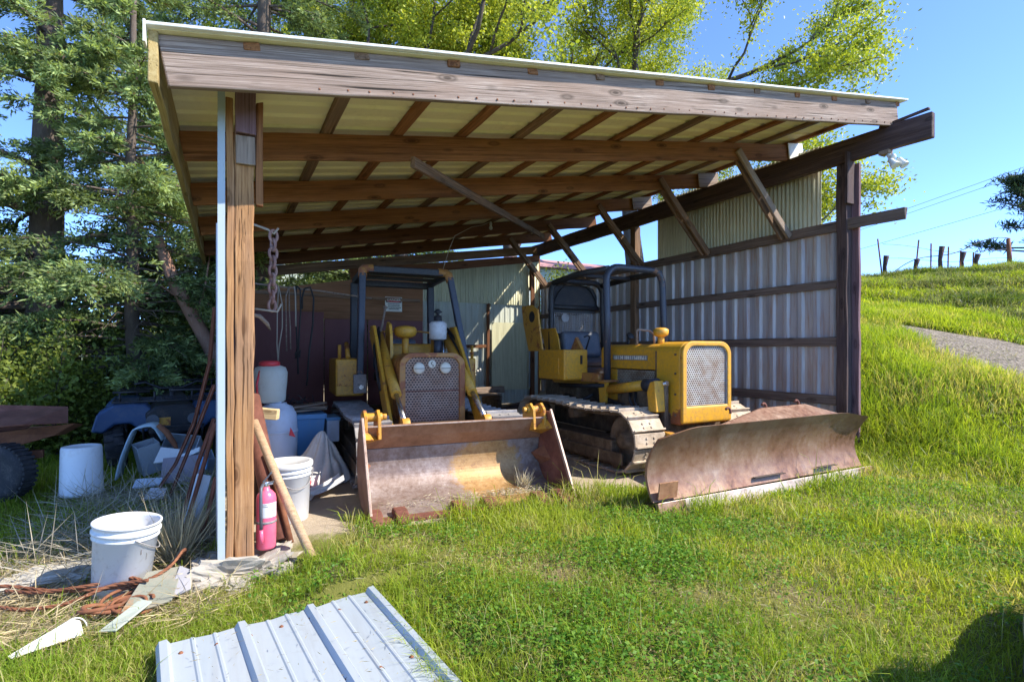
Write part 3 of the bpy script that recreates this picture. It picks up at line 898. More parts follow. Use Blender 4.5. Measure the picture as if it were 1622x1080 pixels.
# danger sign on the partition
sg = thing('danger_sign', 'small red and white danger sign on the brown plywood behind the loader', 'sign', (2.535, 8.975, 2.19))
MB().bx(2.39, 2.68, 8.97, 8.982, 2.07, 2.315).build('sign_plate', M['sign_white'], sg, .002)
MB().bx(2.402, 2.668, 8.965, 8.969, 2.222, 2.306).build('header', M['sign_black'], sg)
ov = [(2.535 + .128 * math.copysign(abs(math.cos(a)) ** .5, math.cos(a)), 2.264 + .038 * math.copysign(abs(math.sin(a)) ** .9, math.sin(a))) for a in [2 * math.pi * k / 28 for k in range(28)]]
MB().prism(ov, 'y', 8.960, 8.964).build('header_oval', M['sign_red'], sg)
def lettering(name, body, loc, size, mat, parent, rot=(90, 0, 0), align='CENTER', ext=.001):
    cu = bpy.data.curves.new(name, 'FONT'); cu.body = body; cu.size = size; cu.align_x = align; cu.align_y = 'CENTER'; cu.extrude = ext
    cu.materials.append(mat)
    tmp = bpy.data.objects.new(name, cu); COL.objects.link(tmp)
    dg = bpy.context.evaluated_depsgraph_get()
    me = bpy.data.meshes.new_from_object(tmp.evaluated_get(dg)); me.materials.clear(); me.materials.append(mat)
    bpy.data.objects.remove(tmp)
    o = bpy.data.objects.new(name, me)
    W = FR[0] @ Matrix.Translation(loc) @ (Matrix.Rotation(R(rot[2]), 4, 'Z') @ Matrix.Rotation(R(rot[0]), 4, 'X'))
    return link(o, parent, W)
lettering('lettering', 'DANGER', (2.535, 8.957, 2.264), .058, M['sign_white'], sg)
for (zz, w) in ((2.195, .20), (2.165, .19), (2.135, .22), (2.11, .17)):
    mb = MB(); x = 2.535 - w / 2
    while x < 2.535 + w / 2:
        l_ = random.uniform(.008, .02)
        mb.bx(x, x + l_, 8.966, 8.969, zz - .007, zz + .007); x += l_ + .006
    mb.build('small_print', M['sign_black'], sg)
for (x, zz) in ((2.71, 2.30), (2.705, 2.09), (2.95, 2.28), (2.96, 2.08)):
    pass

# far buildings seen over the partition and past the corner
nb_ = thing('farm_building', 'pale green metal clad building seen through the gap over the plywood partition', 'building', (1.2, 17.0, 0))
wall_y('wall', 16.0, -.6, 2.05, -.3, 4.6, .30, .03, M['barn'], nb_)
MB().prism([(-.8, 4.58), (2.2, 4.58), (.7, 5.2)], 'y', 15.9, 22.0).build('roof', M['pinkroof'], nb_)
MB().bx(-.6, 2.05, 16.05, 21.9, -.3, 4.56).build('side_walls', M['barn'], nb_)
pr_ = thing('red_roofed_outbuilding', 'outbuilding with a faded red roof behind the rear corner of the shed', 'building', (11.2, 17.0, 2.0))
MB().bx(9.3, 13.2, 15.6, 19.0, 1.0, 4.25).build('wall', M['barn'], pr_)
MB().prism([(15.2, 4.2), (15.2, 4.28), (17.3, 4.85), (19.4, 4.28), (19.4, 4.2), (17.3, 4.75)], 'x', 9.0, 13.5).build('roof', M['pinkroof'], pr_)
# ================================================================== MACHINES

def track_path(yf, yr, zt, zb_, rf, rr):
    """closed loop in (y,z): front idler at yf, rear sprocket at yr; sagging top run"""
    pts = []
    cf = (yf + rf, zb_ + rf); cr = (yr - rr, zb_ + rr)
    for k in range(13):                       # front wheel from bottom round the front to the top
        a = -math.pi / 2 - math.pi * k / 12
        pts.append((cf[0] + rf * math.cos(a), cf[1] + rf * math.sin(a)))
    n = 14
    for k in range(1, n):
        t_ = k / n
        z = (cf[1] + rf) * (1 - t_) + (cr[1] + rr) * t_ - .035 * (math.sin(math.pi * 2 * t_ - .5) * .5 + .5)
        pts.append((cf[0] * (1 - t_) + cr[0] * t_, z))
    for k in range(13):
        a = math.pi / 2 - math.pi * k / 12
        pts.append((cr[0] + rr * math.cos(a), cr[1] + rr * math.sin(a)))
    for k in range(1, n):
        t_ = k / n
        pts.append((cr[0] * (1 - t_) + cf[0] * t_, zb_))
    return pts

def resample(pts, step):
    P = [Vector(p) for p in pts] + [Vector(pts[0])]
    L = [0]
    for a, b in zip(P, P[1:]): L.append(L[-1] + (b - a).length)
    n = int(round(L[-1] / step)); out = []
    j = 0
    for i in range(n):
        s = L[-1] * i / n
        while L[j + 1] < s: j += 1
        t_ = (s - L[j]) / max(1e-6, L[j + 1] - L[j])
        p = P[j].lerp(P[j + 1], t_); d = (P[j + 1] - P[j]).normalized()
        out.append((p, d))
    return out

def make_track(root, x0, x1, yf, yr, h, pad_mat, step=.165, in_side=1):
    w = x1 - x0; xc = (x0 + x1) / 2
    r = h / 2 - .03
    path = resample(track_path(yf + .03, yr - .03, h, .03, r, r), step)
    fr = MB()
    # track frame, rollers, idler, sprocket
    fr.bx(x0 + .06, x1 - .06, yf + .5, yr - .45, .17, .36)
    fr.bx(x0 + .03, x0 + .06, yf + .28, yr - .5, .10, .24)
    tr = fr.build('track_frame', M['grease'], root, .015)
    for y, sp in ((yf + h / 2, 0), (yr - h / 2, 1)):
        m = MB()
        rot = Matrix.Rotation(R(90), 3, 'Y')
        R0 = r - .05
        m.lathe([(.05, -.13), (.09, -.12), (.11, -.06), (R0 - .06, -.05), (R0 - .02, -.07), (R0, -.05), (R0, .05), (R0 - .02, .07), (R0 - .06, .05), (.11, .06), (.09, .12), (.05, .13)], (xc, y, h / 2), 28, rot)
        m.build('sprocket' if sp else 'idler', M['grease'], root)
    for k in range(5):
        y = yf + .45 + (yr - yf - .9) * k / 4
        m = MB().cyl((x0 + .07, y, .135), (x1 - .07, y, .135), .085, None, 18).cyl((x0 + .05, y, .135), (x0 + .07, y, .135), .045, None, 12)
        m.build('track_roller', M['grease'], root)
    m = MB().cyl((x0 + .08, (yf + yr) / 2, h - .14), (x1 - .05, (yf + yr) / 2, h - .14), .07, None, 16)
    m.build('carrier_roller', M['grease'], root)
    # links
    lk = MB()
    for i, (p, d) in enumerate(path):
        q = path[(i + 1) % len(path)][0]
        nrm = Vector((-d.y, d.x))
        for s in (-1, 1):
            a = Vector((xc + s * .075, p.x, p.y)); b = Vector((xc + s * .075, q.x, q.y))
            inw = Vector((0, nrm.x, nrm.y)) * -.035
            c0 = Vector((0, yf + (yr - yf) / 2, h / 2))
            if (a + inw - c0).length > (a - inw - c0).length: inw = -inw
            lk.bar(a + inw, b + inw, .03, .055, (1, 0, 0))
    lk.build('track_chain', M['grease'], root)
    # pads: one mesh, shared
    pm = MB()
    pm.box((0, 0, .012), (w, step * .93, .022))
    pm.box((0, -step * .40, .035), (w, .022, .032))
    pm.box((0, step * .40, .006), (w, .03, .026))
    for sx in (-1, 1):
        for sy in (-1, 1):
            pm.cyl((sx * .055, sy * .025, .023), (sx * .055, sy * .025, .034), .014, None, 8)
    first = None
    c0 = Vector((yf + (yr - yf) / 2, h / 2))
    for i, (p, d) in enumerate(path):
        mid = (p + path[(i + 1) % len(path)][0]) / 2 if True else p
        dd = (path[(i + 1) % len(path)][0] - p).normalized()
        nrm = Vector((-dd.y, dd.x))
        if nrm.dot(mid - c0) < 0: nrm = -nrm
        X = Vector((1, 0, 0)); Z = Vector((0, nrm.x, nrm.y)); Y = Z.cross(X)
        W = FR[0] @ (Matrix.Translation((xc, mid.x, mid.y)) @ Matrix((X, Y, Z)).transposed().to_4x4() @ Matrix.Rotation(random.uniform(-.02, .02), 4, 'Y'))
        if first is None:
            first = pm.build('track_pad', pad_mat, root, .004, W)
        else:
            o = first.copy()
            link(o, root, W)

def rounded_top(x0, x1, z0, z1, r, n=7):
    pts = [(x0, z0), (x1, z0)]
    for k in range(n + 1):
        a = math.pi / 2 * k / n
        pts.append((x1 - r + r * math.cos(a), z1 - r * .8 + r * .8 * math.sin(a)))
    for k in range(n + 1):
        a = math.pi / 2 + math.pi / 2 * k / n
        pts.append((x0 + r + r * math.cos(a), z1 - r * .8 + r * .8 * math.sin(a)))
    # slight crown
    xm = (x0 + x1) / 2; hw = (x1 - x0) / 2
    return [(x, z + (.025 * (1 - ((x - xm) / hw) ** 2) if z > z1 - r * .9 else 0)) for x, z in pts]

def ring(mb, inner, outer, y0, y1):
    """picture-frame solid between two outlines of equal count in (x,z)"""
    n = len(inner)
    vs = [(x, y0, z) for x, z in outer] + [(x, y0, z) for x, z in inner] + [(x, y1, z) for x, z in outer] + [(x, y1, z) for x, z in inner]
    fs = []
    for i in range(n):
        j = (i + 1) % n
        fs += [(i, j, n + j, n + i), (2 * n + j, 2 * n + i, 3 * n + i, 3 * n + j), (j, i, 2 * n + i, 2 * n + j), (n + i, n + j, 3 * n + j, 3 * n + i)]
    return mb.add(vs, fs)

# ------------------------------------------------------------------ track loader
ld = thing('track_loader', 'old yellow track loader with rusty toothed bucket parked under the shed roof', 'track loader', (1.98, 4.28, 0), R(-4.6))
FR[0] = WM[ld].copy()
def smooth_prof(P, n=5):
    P = [Vector(p) for p in P]; out = []
    for i in range(len(P) - 1):
        p0 = P[max(i - 1, 0)]; p1 = P[i]; p2 = P[i + 1]; p3 = P[min(i + 2, len(P) - 1)]
        for k in range(n):
            t_ = k / n
            q = .5 * ((2 * p1) + (p2 - p0) * t_ + (2 * p0 - 5 * p1 + 4 * p2 - p3) * t_ ** 2 + (3 * p1 - p0 - 3 * p2 + p3) * t_ ** 3)
            out.append((q.x, q.y))
    return out + [tuple(P[-1])]
def mat_bucket():
    t = NT('bucket_steel_with_old_paint')
    v = t.coord(rand=False)
    n1 = t.noise(v, 3.0, 8, .7, .3); n2 = t.noise(v, 22, 6, .75); n3 = t.noise(v, 90, 3, .7)
    n = t.math('ADD', t.math('MULTIPLY', n1, .6), t.math('MULTIPLY', n2, .4))
    c = t.ramp(n, [(.34, (.13, .08, .06)), (.46, (.215, .15, .12)), (.56, (.30, .235, .205)), (.68, (.38, .33, .315))])
    paint = t.ramp(t.math('ADD', t.math('MULTIPLY', n2, .6), t.math('MULTIPLY', n3, .4)), [(.36, (.20, .11, .06)), (.46, (.42, .23, .07)), (.62, (.52, .32, .12))])
    sp = t.n('SeparateXYZ'); t.l(v, sp.inputs[0])
    dx = t.math('DIVIDE', t.math('SUBTRACT', sp.outputs[0], .33), .42)
    dz = t.math('DIVIDE', t.math('SUBTRACT', sp.outputs[2], .24), .34)
    d = t.math('ADD', t.math('MULTIPLY', dx, dx), t.math('MULTIPLY', dz, dz))
    d = t.math('ADD', d, t.math('MULTIPLY', t.math('SUBTRACT', n1, .5), 1.5))
    d = t.math('ADD', d, t.math('MULTIPLY', t.math('SUBTRACT', n2, .5), 1.1))
    c = t.mix(t.math('MULTIPLY', t.ramp(d, [(.60, 1.0), (.92, 0.0)]), .8), c, paint)
    c = t.mix(t.math('MULTIPLY', t.ramp(n3, [(.58, 0.0), (.68, 1.0)]), .4), c, (.06, .035, .025))
    return t.end(t.bsdf(c, t.ramp(n2, [(.3, .38), (.7, .62)]), .3, t.bump(n2, .25, .004), .45))
# bucket
prof = [(-.03, .022), (.10, .03), (.42, .045), (.58, .085), (.69, .19), (.725, .33), (.70, .48)]
b = MB().strip(smooth_prof(prof), 'x', -.925, .925, True, -.02)
bk = b.build('bucket_shell', mat_bucket(), ld, .004)
tb = MB().strip([(.695, .485), (.60, .60), (.53, .715)], 'x', -.925, .925, False, -.02)
tb.build('bucket_top_band', M['rust'] if False else mat_rust('band_rust', [(.17, .075, .035), (.30, .145, .075), (.38, .22, .13)], .6, .15, 3.5), bk, .004)
MB().bx(-.925, .925, .515, .54, .708, .722).build('bucket_rim', M['worn_edge'], bk, .003)
side = [(-.02, .015), (.02, .10), (.22, .42), (.40, .70), (.46, .78), (.56, .78), (.66, .66), (.745, .48), (.755, .33), (.715, .17), (.60, .06), (.42, .015)]
for s in (-1, 1):
    sp = MB().prism(side, 'x', s * .93 - (.0 if s < 0 else -.0), s * .95)
    sp.build('bucket_side_plate', M['rust_red'] if s > 0 else mat_rust('side_rust', [(.15, .07, .045), (.27, .15, .10), (.36, .24, .18)], .6, .15, 4), bk, .003)
    ge = MB().bar((s * .94, -.035, .02), (s * .94, .47, .80), .035, .022, (1, 0, 0))
    ge.build('side_edge', M['worn_edge'], bk, .003)
    # corner gussets
    x0 = s * .93
    g = MB().add([(x0, .53, .70), (x0 - s * .17, .62, .58), (x0, .66, .53), (x0, .40, .62)], [(0, 1, 3), (1, 2, 3), (0, 2, 1), (0, 3, 2)])
    g.build('gusset', M['yellow_worn'], bk)
    g = MB().add([(x0, .60, .42), (x0 - s * .10, .70, .33), (x0, .68, .20), (x0, .44, .30)], [(0, 1, 3), (1, 2, 3), (0, 2, 1), (0, 3, 2)])
    g.build('gusset', M['rust'], bk)
    # lift ears behind the top corners
    e = MB()
    for dx in (.0, .12):
        xa = s * (.90 - dx)
        e.prism([(.50, .60), (.52, .80), (.60, .86), (.70, .84), (.78, .72), (.74, .55)], 'x', xa - .014, xa + .014)
    e.cyl((s * .93, .62, .79), (s * .74, .62, .79), .04, None, 14).cyl((s * .735, .62, .79), (s * .70, .62, .79), .03, None, 12)
    e.build('lift_ear', M['yellow_worn'], bk, .003)
for x in (-.90, -.69, -.18, .10, .60, .82):
    t_ = MB().prism([(-.115, .005), (-.10, .05), (.02, .085), (.13, .085), (.16, .035), (.16, .0)], 'x', x - .055, x + .055)
    t_.build('bucket_tooth', M['rust_red'], bk, .012)
MB().bx(-.925, .925, -.055, .10, .0, .028).build('cutting_lip', M['rust_red'], bk, .004)

# arms, cylinders
for s in (-1, 1):
    xa = s * .47
    a = MB()
    arm2 = [(.75, .40), (.75, .56), (1.25, .60), (2.38, 1.72), (2.58, 1.72), (2.62, 1.56), (2.48, 1.48), (1.40, .42)]
    a.prism(arm2, 'x', xa + s * .055 - .02, xa + s * .055 + .02)
    a.build('lift_arm', M['yellow_grimy'], ld, .008)
    c = MB().cyl((xa - s * .03, 2.55, 1.60), (xa - s * .03, 1.45, .92), .058, None, 16)
    cy = c.build('lift_cylinder', M['yellow_grimy'], ld)
    MB().cyl((xa - s * .03, 1.45, .92), (xa - s * .03, 1.02, .66), .028, None, 14).build('rod', M['chrome'], cy)
    MB().cyl((xa - s * .07, 1.0, .65), (xa + s * .01, 1.0, .65), .07, None, 16).box((xa - s * .03, .98, .55), (.10, .12, .22)).build('rod_eye', M['yellow_worn'], cy, .005)
    tw = MB().prism([(2.35, .70), (2.85, .70), (2.72, 1.68), (2.60, 1.78), (2.46, 1.74), (2.40, 1.6)], 'x', xa - s * .16 - .02, xa - s * .16 + .02)
    tw.build('arm_tower', M['yellow_grimy'], ld, .006)
    # hoses beside the arm
    MB().tube([(xa - s * .02, 2.5, 1.70), (xa + s * .09, 2.2, 1.45), (xa + s * .10, 1.9, 1.1), (xa + s * .05, 1.9, .85)], .016, 6).tube([(xa - s * .02, 2.45, 1.65), (xa + s * .06, 2.05, 1.30), (xa + s * .08, 1.8, .95)], .014, 6).build('hydraulic_hose', M['black_pl'], ld)

# engine nose and hood
HY = 1.55
out_ = rounded_top(-.385, .385, .50, 1.365, .15)
inn_ = rounded_top(-.315, .315, .60, 1.315, .11)
fr = ring(MB(), inn_, out_, HY, HY + .05)
fr.build('grille_frame', M['orange_rust'], ld, .012, seg=3)
MB().prism(rounded_top(-.375, .375, .55, 1.36, .14), 'y', HY + .06, HY + .42).build('nose_shell', M['orange_rust'], ld, .01)
MB().prism(rounded_top(-.345, .345, .60, 1.335, .13), 'y', HY + .425, 2.80).build('engine_hood', M['yellow_grimy'], ld, .01)
# grille: the plate stands a little behind the frame, a dark core behind it
gm = mat_holes('grille_plate', (.33, .225, .165), .036, .0272, .31, .27, 'x', (.26, .14, .085), .1)
gr = MB().add([(x, HY + .022, z) for x, z in inn_], [tuple(range(len(inn_)))]).build('grille', gm, ld)
MB().bx(-.315, .315, HY + .012, HY + .02, .94, .955).build('grille_crossbar', M['rust_red'], ld)
MB().add([(x * .99, HY + .055, z) for x, z in inn_], [tuple(range(len(inn_)))]).build('radiator_core', M['dark'], ld)
for x in (-.165, .145):
    h_ = MB().lathe([(.062, 0), (.066, .02), (.058, .035), (.03, .045), (.0, .047)], (x, HY + .02, 1.205), 24, Matrix.Rotation(R(90), 3, 'X'))
    hl = h_.build('headlight', M['sign_white'], ld)
    MB().bx(x - .055, x + .055, HY - .032, HY - .025, 1.200, 1.206).build('lens_bar', M['grease'], hl)
bd = MB().lathe([(.042, 0), (.045, .006), (.040, .010)], (-.01, HY + .018, 1.252), 24, Matrix.Rotation(R(90), 3, 'X')).build('badge', M['sign_white'], ld)
MB().tube([(-.005, HY + .006, 1.278), (-.022, HY + .006, 1.266), (-.018, HY + .006, 1.25), (.0, HY + .006, 1.243), (.004, HY + .006, 1.23), (-.006, HY + .006, 1.222)], .0045, 5).build('emblem', M['grease'], bd)
# pre-cleaner, stack, tank, dash
MB().cyl((-.10, 2.55, 1.30), (-.10, 2.55, 1.60), .045, None, 16).build('intake_stem', M['yellow_worn'], ld)
MB().lathe([(.06, 1.57), (.13, 1.60), (.145, 1.64), (.145, 1.69), (.12, 1.715), (.04, 1.73), (.0, 1.732)], (-.10, 2.55, 0), 28).build('precleaner', M['yellow_grimy'], ld)
ex = MB().cyl((.30, 2.42, 1.30), (.30, 2.42, 1.56), .055, None, 16).build('exhaust_pipe', M['rops'], ld)
MB().lathe([(.07, 1.545), (.115, 1.56), (.115, 1.76), (.08, 1.785), (.05, 1.79)], (.30, 2.42, 0), 24).build('muffler_can', M['white_dirty'], ld)
MB().lathe([(.055, 1.785), (.05, 1.86), (.02, 1.87), (.02, 1.89), (.06, 1.91), (.015, 1.95)], (.30, 2.42, 0), 16).build('stack_cap', M['black_pl'], ld)
MB().cyl((.40, 2.45, 1.2), (.38, 2.45, 1.55), .018, None, 10).build('stack_bracket', M['chrome'], ld)
MB().bx(-.36, .34, 2.82, 3.18, 1.05, 1.50).build('fuel_tank', M['yellow_grimy'], ld, .03)
MB().tube([(-.5, 2.95, 1.66), (-.2, 2.95, 1.665), (.2, 2.95, 1.67), (.45, 2.95, 1.64), (.5, 2.95, 1.55)], .012, 7).build('grab_rail', M['yellow_worn'], ld)
MB().tube([(-.40, 2.9, 1.5), (-.34, 2.88, 1.75), (-.30, 2.87, 1.98)], .014, 7).lathe([(.0, 0), (.028, .01), (.028, .04), (0, .055)], (-.30, 2.87, 1.96), 10).build('control_lever', M['oldboard'], ld)
MB().bx(-.40, .40, .98 + .6, 3.6, .42, .62).bx(-.36, .36, 1.7, 3.6, .30, .42).build('main_frame', M['grease'], ld, .01)
MB().bx(-.32, .32, 3.25, 3.75, .95, 1.12).build('seat_cushion', M['seat'], ld, .05, seg=3)
MB().bx(-.32, .32, 3.68, 3.80, 1.12, 1.58).build('seat_back', M['seat'], ld, .05, seg=3)
# side boxes
for s in (-1, 1):
    sb = MB().bx(min(s * .60, s * .95), max(s * .60, s * .95), 2.75, 3.7, .82, 1.30)
    sbo = sb.build('side_box', M['yellow_grimy'], ld, .02)
    MB().bx(min(s * .62, s * .93), max(s * .62, s * .93), 2.735, 2.745, .95, 1.22).build('box_lid', M['yellow_worn'], sbo, .004)
    MB().cyl((s * .80, 2.72, 1.32), (s * .80, 2.9, 1.50), .03, None, 10).cyl((s * .9, 2.78, 1.30), (s * .9, 2.78, 1.48), .022, None, 10).build('lever', M['yellow_worn'], sbo)
    ft = MB().bx(s * .66 - .08, s * .66 + .08, 2.66, 2.70, .86, 1.10)
    fo = ft.build('post_foot', M['pad_grey'], ld, .004)
    MB().cyl((s * .66 + .015, 2.655, .94), (s * .66 + .015, 2.635, .94), .03, None, 8).build('bolt', M['chrome'], fo)
# roll-over frame
f_ = MB()
for s in (-1, 1):
    top = (s * .60, 2.86, 2.43)
    f_ = MB().bar((s * (.66 if s < 0 else .84), 2.70, .95), top, .085, .085, (0, 1, 0))
    f_.build('front_post', M['rops'], ld, .015, seg=3)
    c_ = MB().tube([(s * .60, 2.86, 2.38), (s * .595, 2.90, 2.47), (s * .57, 2.94, 2.50), (s * .45, 2.94, 2.51)], .058, 10)
    c_.build('corner_joint', M['orange_rust'], ld)
    MB().bar((s * .60, 3.85, .9), (s * .58, 3.85, 2.42), .10, .10, (0, 1, 0)).build('rear_post', M['rops_black'], ld, .015)
    MB().bar((s * .58, 2.92, 2.47), (s * .57, 3.90, 2.44), .07, .09).build('side_rail', M['rops_black'], ld, .01)
MB().bar((-.52, 2.94, 2.50), (.52, 2.94, 2.50), .085, .095).build('front_rail', M['rops_black'], ld, .015)
MB().bar((-.56, 3.88, 2.42), (.56, 3.88, 2.42), .085, .095).bar((-.56, 3.40, 2.45), (.56, 3.40, 2.45), .05, .05).bar((-.56, 3.10, 2.46), (.56, 3.10, 2.46), .03, .04).build('rear_rail', M['rops_black'], ld, .015)
for (x0, x1) in ((-.93, -.55), (.55, .93)):
    make_track(ld, x0, x1, .92, 3.62, .70, M['pad_grey'])
FR[0] = Matrix.Identity(4)

# ------------------------------------------------------------------ bulldozer
dz_ = thing('bulldozer', 'yellow crawler bulldozer with rusty angled blade beside the corrugated wall', 'bulldozer', (4.98, 4.44, 0), 0)
FR[0] = Matrix.Translation((4.9, 4.33, 0))
# blade (local y = world y - 4.33, local x = world x - 4.9)
def bl_prof():
    pts = [(-.945, .0), (-.90, .10)]
    for k in range(9):
        t_ = k / 8
        z = .10 + .63 * t_
        y = -.90 + .17 * math.sin(math.pi * (.12 + t_ * .80)) - .06 * t_
        pts.append((y, z))
    return pts
bp = bl_prof()
nx_ = 26
vs = []; fs = []
BX0, BX1 = -1.655, 1.50
for th in (0, .028):
    for i in range(nx_ + 1):
        x = BX0 + (BX1 - BX0) * i / nx_
        dl = x - BX0; dr = BX1 - x
        cut = max(0, .075 * (1 - dl / .42)) + max(0, .065 * (1 - dr / .42))
        for (y, z) in bp[2:]:
            zz = .10 + (z - .10) * (1 - cut / .63)
            vs.append((x, y + th + .012 * math.sin(x * 1.3), zz))
m_ = len(bp) - 2
N_ = (nx_ + 1) * m_
for i in range(nx_):
    for j in range(m_ - 1):
        a = i * m_ + j
        fs += [(a, a + m_, a + m_ + 1, a + 1), (N_ + a + 1, N_ + a + m_ + 1, N_ + a + m_, N_ + a)]
    a = i * m_ + m_ - 1; fs.append((a, a + m_, N_ + a + m_, N_ + a))
    a = i * m_; fs.append((a + m_, a, N_ + a, N_ + a + m_))
for i in (0, nx_):
    for j in range(m_ - 1):
        a = i * m_ + j; fs.append((a, a + 1, N_ + a + 1, N_ + a))
blade = MB().add(vs, fs, False).build('blade', M['blade'], dz_)
blade.data.polygons.foreach_set('use_smooth', [True] * len(blade.data.polygons))
md = blade.modifiers.new('edges', 'EDGE_SPLIT'); md.split_angle = R(40)
MB().bar((BX0 + .02, -.925, .055), (BX1 + .0, -.925, .055), .03, .115, (0, .35, 1)).build('cutting_edge', M['edge_steel'], blade, .004)
for (xa, xb) in ((BX0 - .02, BX0 + .30), (BX1 - .26, BX1 + .03)):
    MB().bar((xa, -.925, .04), (xb, -.925, .04), .04, .14, (0, .35, 1)).build('end_bit', M['blade'], blade, .004)
MB().box((BX0 + .145, -.872, .195), (.22, .012, .15), Matrix.Rotation(R(8), 3, 'X')).build('patch_plate', mat_rust('patch_rust', [(.16, .07, .035), (.30, .15, .075), (.40, .23, .12)], .6, .2, 7), blade, .003)
for (xa, xb, za) in ((-.35, .10, .165), (.66, .98, .163)):
    MB().bx(xa, xb, -.862, -.82, za, za + .006).build('seam_gap', M['dark'], blade)
# top spill guard standing behind the upper edge
MB().add([(-.55, -.60, .66), (1.50, -.60, .66), (1.15, -.38, .775), (.35, -.40, .77), (-.55, -.58, .66), (1.50, -.58, .66), (1.15, -.36, .775), (.35, -.38, .77)],
         [(0, 1, 2, 3), (7, 6, 5, 4), (3, 2, 6, 7), (0, 3, 7, 4), (1, 0, 4, 5), (2, 1, 5, 6)]).build('spill_guard', M['blade'], blade)
for (x, z) in ((-.16, .745), (.42, .765), (1.0, .775)):
    pts = [(x + .0 , -.36 + .055 * math.cos(a), z + .065 * math.sin(a)) for a in [math.pi * k / 8 - .3 for k in range(10)]]
    pts = [(x + .04 * math.cos(a), -.37, z + .05 * math.sin(a)) for a in [math.pi * k / 8 - .3 for k in range(8)]]
    MB().tube(pts, .014, 7).build('lifting_loop', M['rust_red'], blade)
MB().bar((-1.2, -.60, .22), (1.2, -.60, .22), .16, .18).build('blade_beam', M['grease'], blade, .01)
for s in (-1, 1):
    MB().bar((s * .70, -.62, .36), (s * .42, .30, .42), .10, .14).build('push_arm', M['yellow_worn'], dz_, .012)
FR[0] = WM[dz_].copy()
# nose
o_ = rounded_top(-.40, .40, .57, 1.50, .16)
i_2 = rounded_top(-.335, .335, .77, 1.445, .12)
ring(MB(), i_2, [(x, max(z, .57)) for x, z in o_], 0, .045).build('grille_frame', M['yellow'], dz_, .016, seg=3)
MB().prism(rounded_top(-.392, .392, .55, 1.495, .15), 'y', .055, .44).build('nose_shell', M['yellow_low'], dz_, .018, seg=3)
gm2 = mat_holes('dozer_grille', (.56, .52, .46), .0315, .026, .36, .36, 'x', (.36, .24, .17), .35)
MB().add([(x, .028, z) for x, z in i_2], [tuple(range(len(i_2)))]).build('grille', gm2, dz_)
MB().add([(x * .99, .052, z) for x, z in i_2], [tuple(range(len(i_2)))]).build('radiator_core', M['grease'], dz_)
ring(MB(), [(x * .985, z) for x, z in i_2], i_2, .010, .03).build('grille_bead', M['edge_steel'], dz_)
for s_ in (-1, 1):
    for zz in (.66, .90, 1.14, 1.36):
        MB().cyl((s_ * .392, .12, zz), (s_ * .404, .12, zz), .013, None, 8).build('nose_bolt', M['grease'], dz_)
MB().bx(-.397, .397, .43, .446, .56, 1.40).build('nose_seam', M['grease'], dz_)
# hood, side screen, name plate
MB().prism(rounded_top(-.36, .36, 1.17, 1.475, .10), 'y', .45, 1.55).build('engine_hood', M['yellow'], dz_, .014, seg=3)
MB().bx(-.34, .34, .5, 1.5, .62, 1.165).build('engine_block', M['grease'], dz_, .02)
gm3 = mat_holes('side_screen', (.40, .36, .28), .030, .026, .34, .34, 'y', (.2, .13, .08), .2)
for s in (-1, 1):
    MB().add([(s * .358, .50, .95), (s * .358, 1.20, .95), (s * .358, 1.20, 1.16), (s * .358, .50, 1.16)], [(0, 1, 2, 3)]).build('side_screen', gm3, dz_)
    MB().bx(s * .352 - .01, s * .352 + .01, 1.21, 1.42, .75, 1.16).build('side_post', M['yellow'], dz_, .005)
npz = MB().bx(-.372, -.3605, .62, 1.28, 1.285, 1.345).build('name_plate', M['pad_grey'], dz_, .002)
y = 1.26
lm = MB()
while y > .64:
    w = random.uniform(.018, .034)
    lm.bx(-.377, -.372, y - w, y - w + .009, 1.293, 1.338)
    if random.random() < .75: lm.bx(-.3768, -.372, y - w + .009, y - .002, 1.293 + random.choice([0, .018, .036]), 1.301 + random.choice([0, .018, .036]))
    y -= w + .012
lm.build('plate_lettering', M['sign_white'], npz)
MB().cyl((-.14, .62, 1.46), (-.14, .62, 1.60), .042, None, 14).lathe([(.05, 1.58), (.088, 1.60), (.095, 1.63), (.095, 1.67), (.06, 1.69), (0, 1.695)], (-.14, .62, 0), 20).build('precleaner', M['yellow'], dz_)
MB().tube([(-.30, .88, 1.48), (-.305, .88, 1.66), (-.28, .87, 1.68), (-.12, .85, 1.665), (-.05, .84, 1.62), (-.04, .84, 1.50)], .014, 8).build('hand_rail', M['oldboard'], dz_)
MB().lathe([(.055, 0), (.055, .02), (.02, .03)], (-.10, 1.25, 1.60), 16, Matrix.Rotation(R(55), 3, 'X')).cyl((-.10, 1.3, 1.45), (-.10, 1.27, 1.6), .02).build('gauge', M['black_pl'], dz_)
# operator's station
MB().bx(-.89, -.49, 1.68, 2.36, 1.0, 1.42).build('left_tank', M['yellow'], dz_, .02, seg=3)
MB().bx(-.86, -.52, 1.668, 1.679, 1.02, 1.40).build('tank_front', M['yellow'], dz_, .01)
MB().bx(-.63, -.60, 1.655, 1.667, 1.22, 1.34).build('slot', M['dark'], dz_)
MB().bx(-.903, -.89, 1.80, 2.02, 1.08, 1.30).build('access_plate', M['yellow'], dz_, .004)
MB().bx(.49, .89, 1.68, 2.36, 1.0, 1.42).build('right_tank', M['yellow'], dz_, .02, seg=3)
MB().bx(-.49, .49, 1.50, 2.6, .92, 1.02).build('floor_plate', M['yellow_worn'], dz_, .008)
MB().bx(-.60, -.42, 1.30, 1.70, .98, 1.10).build('step_box', M['orange_rust'], dz_, .01)
up = MB().prism([(2.30, 1.40), (2.36, 1.62), (2.44, 2.02), (2.62, 2.10), (2.92, 2.10), (2.86, 1.80), (2.70, 1.40)], 'x', -.86, -.83)
up.build('side_shield', M['yellow_worn'], dz_, .006)
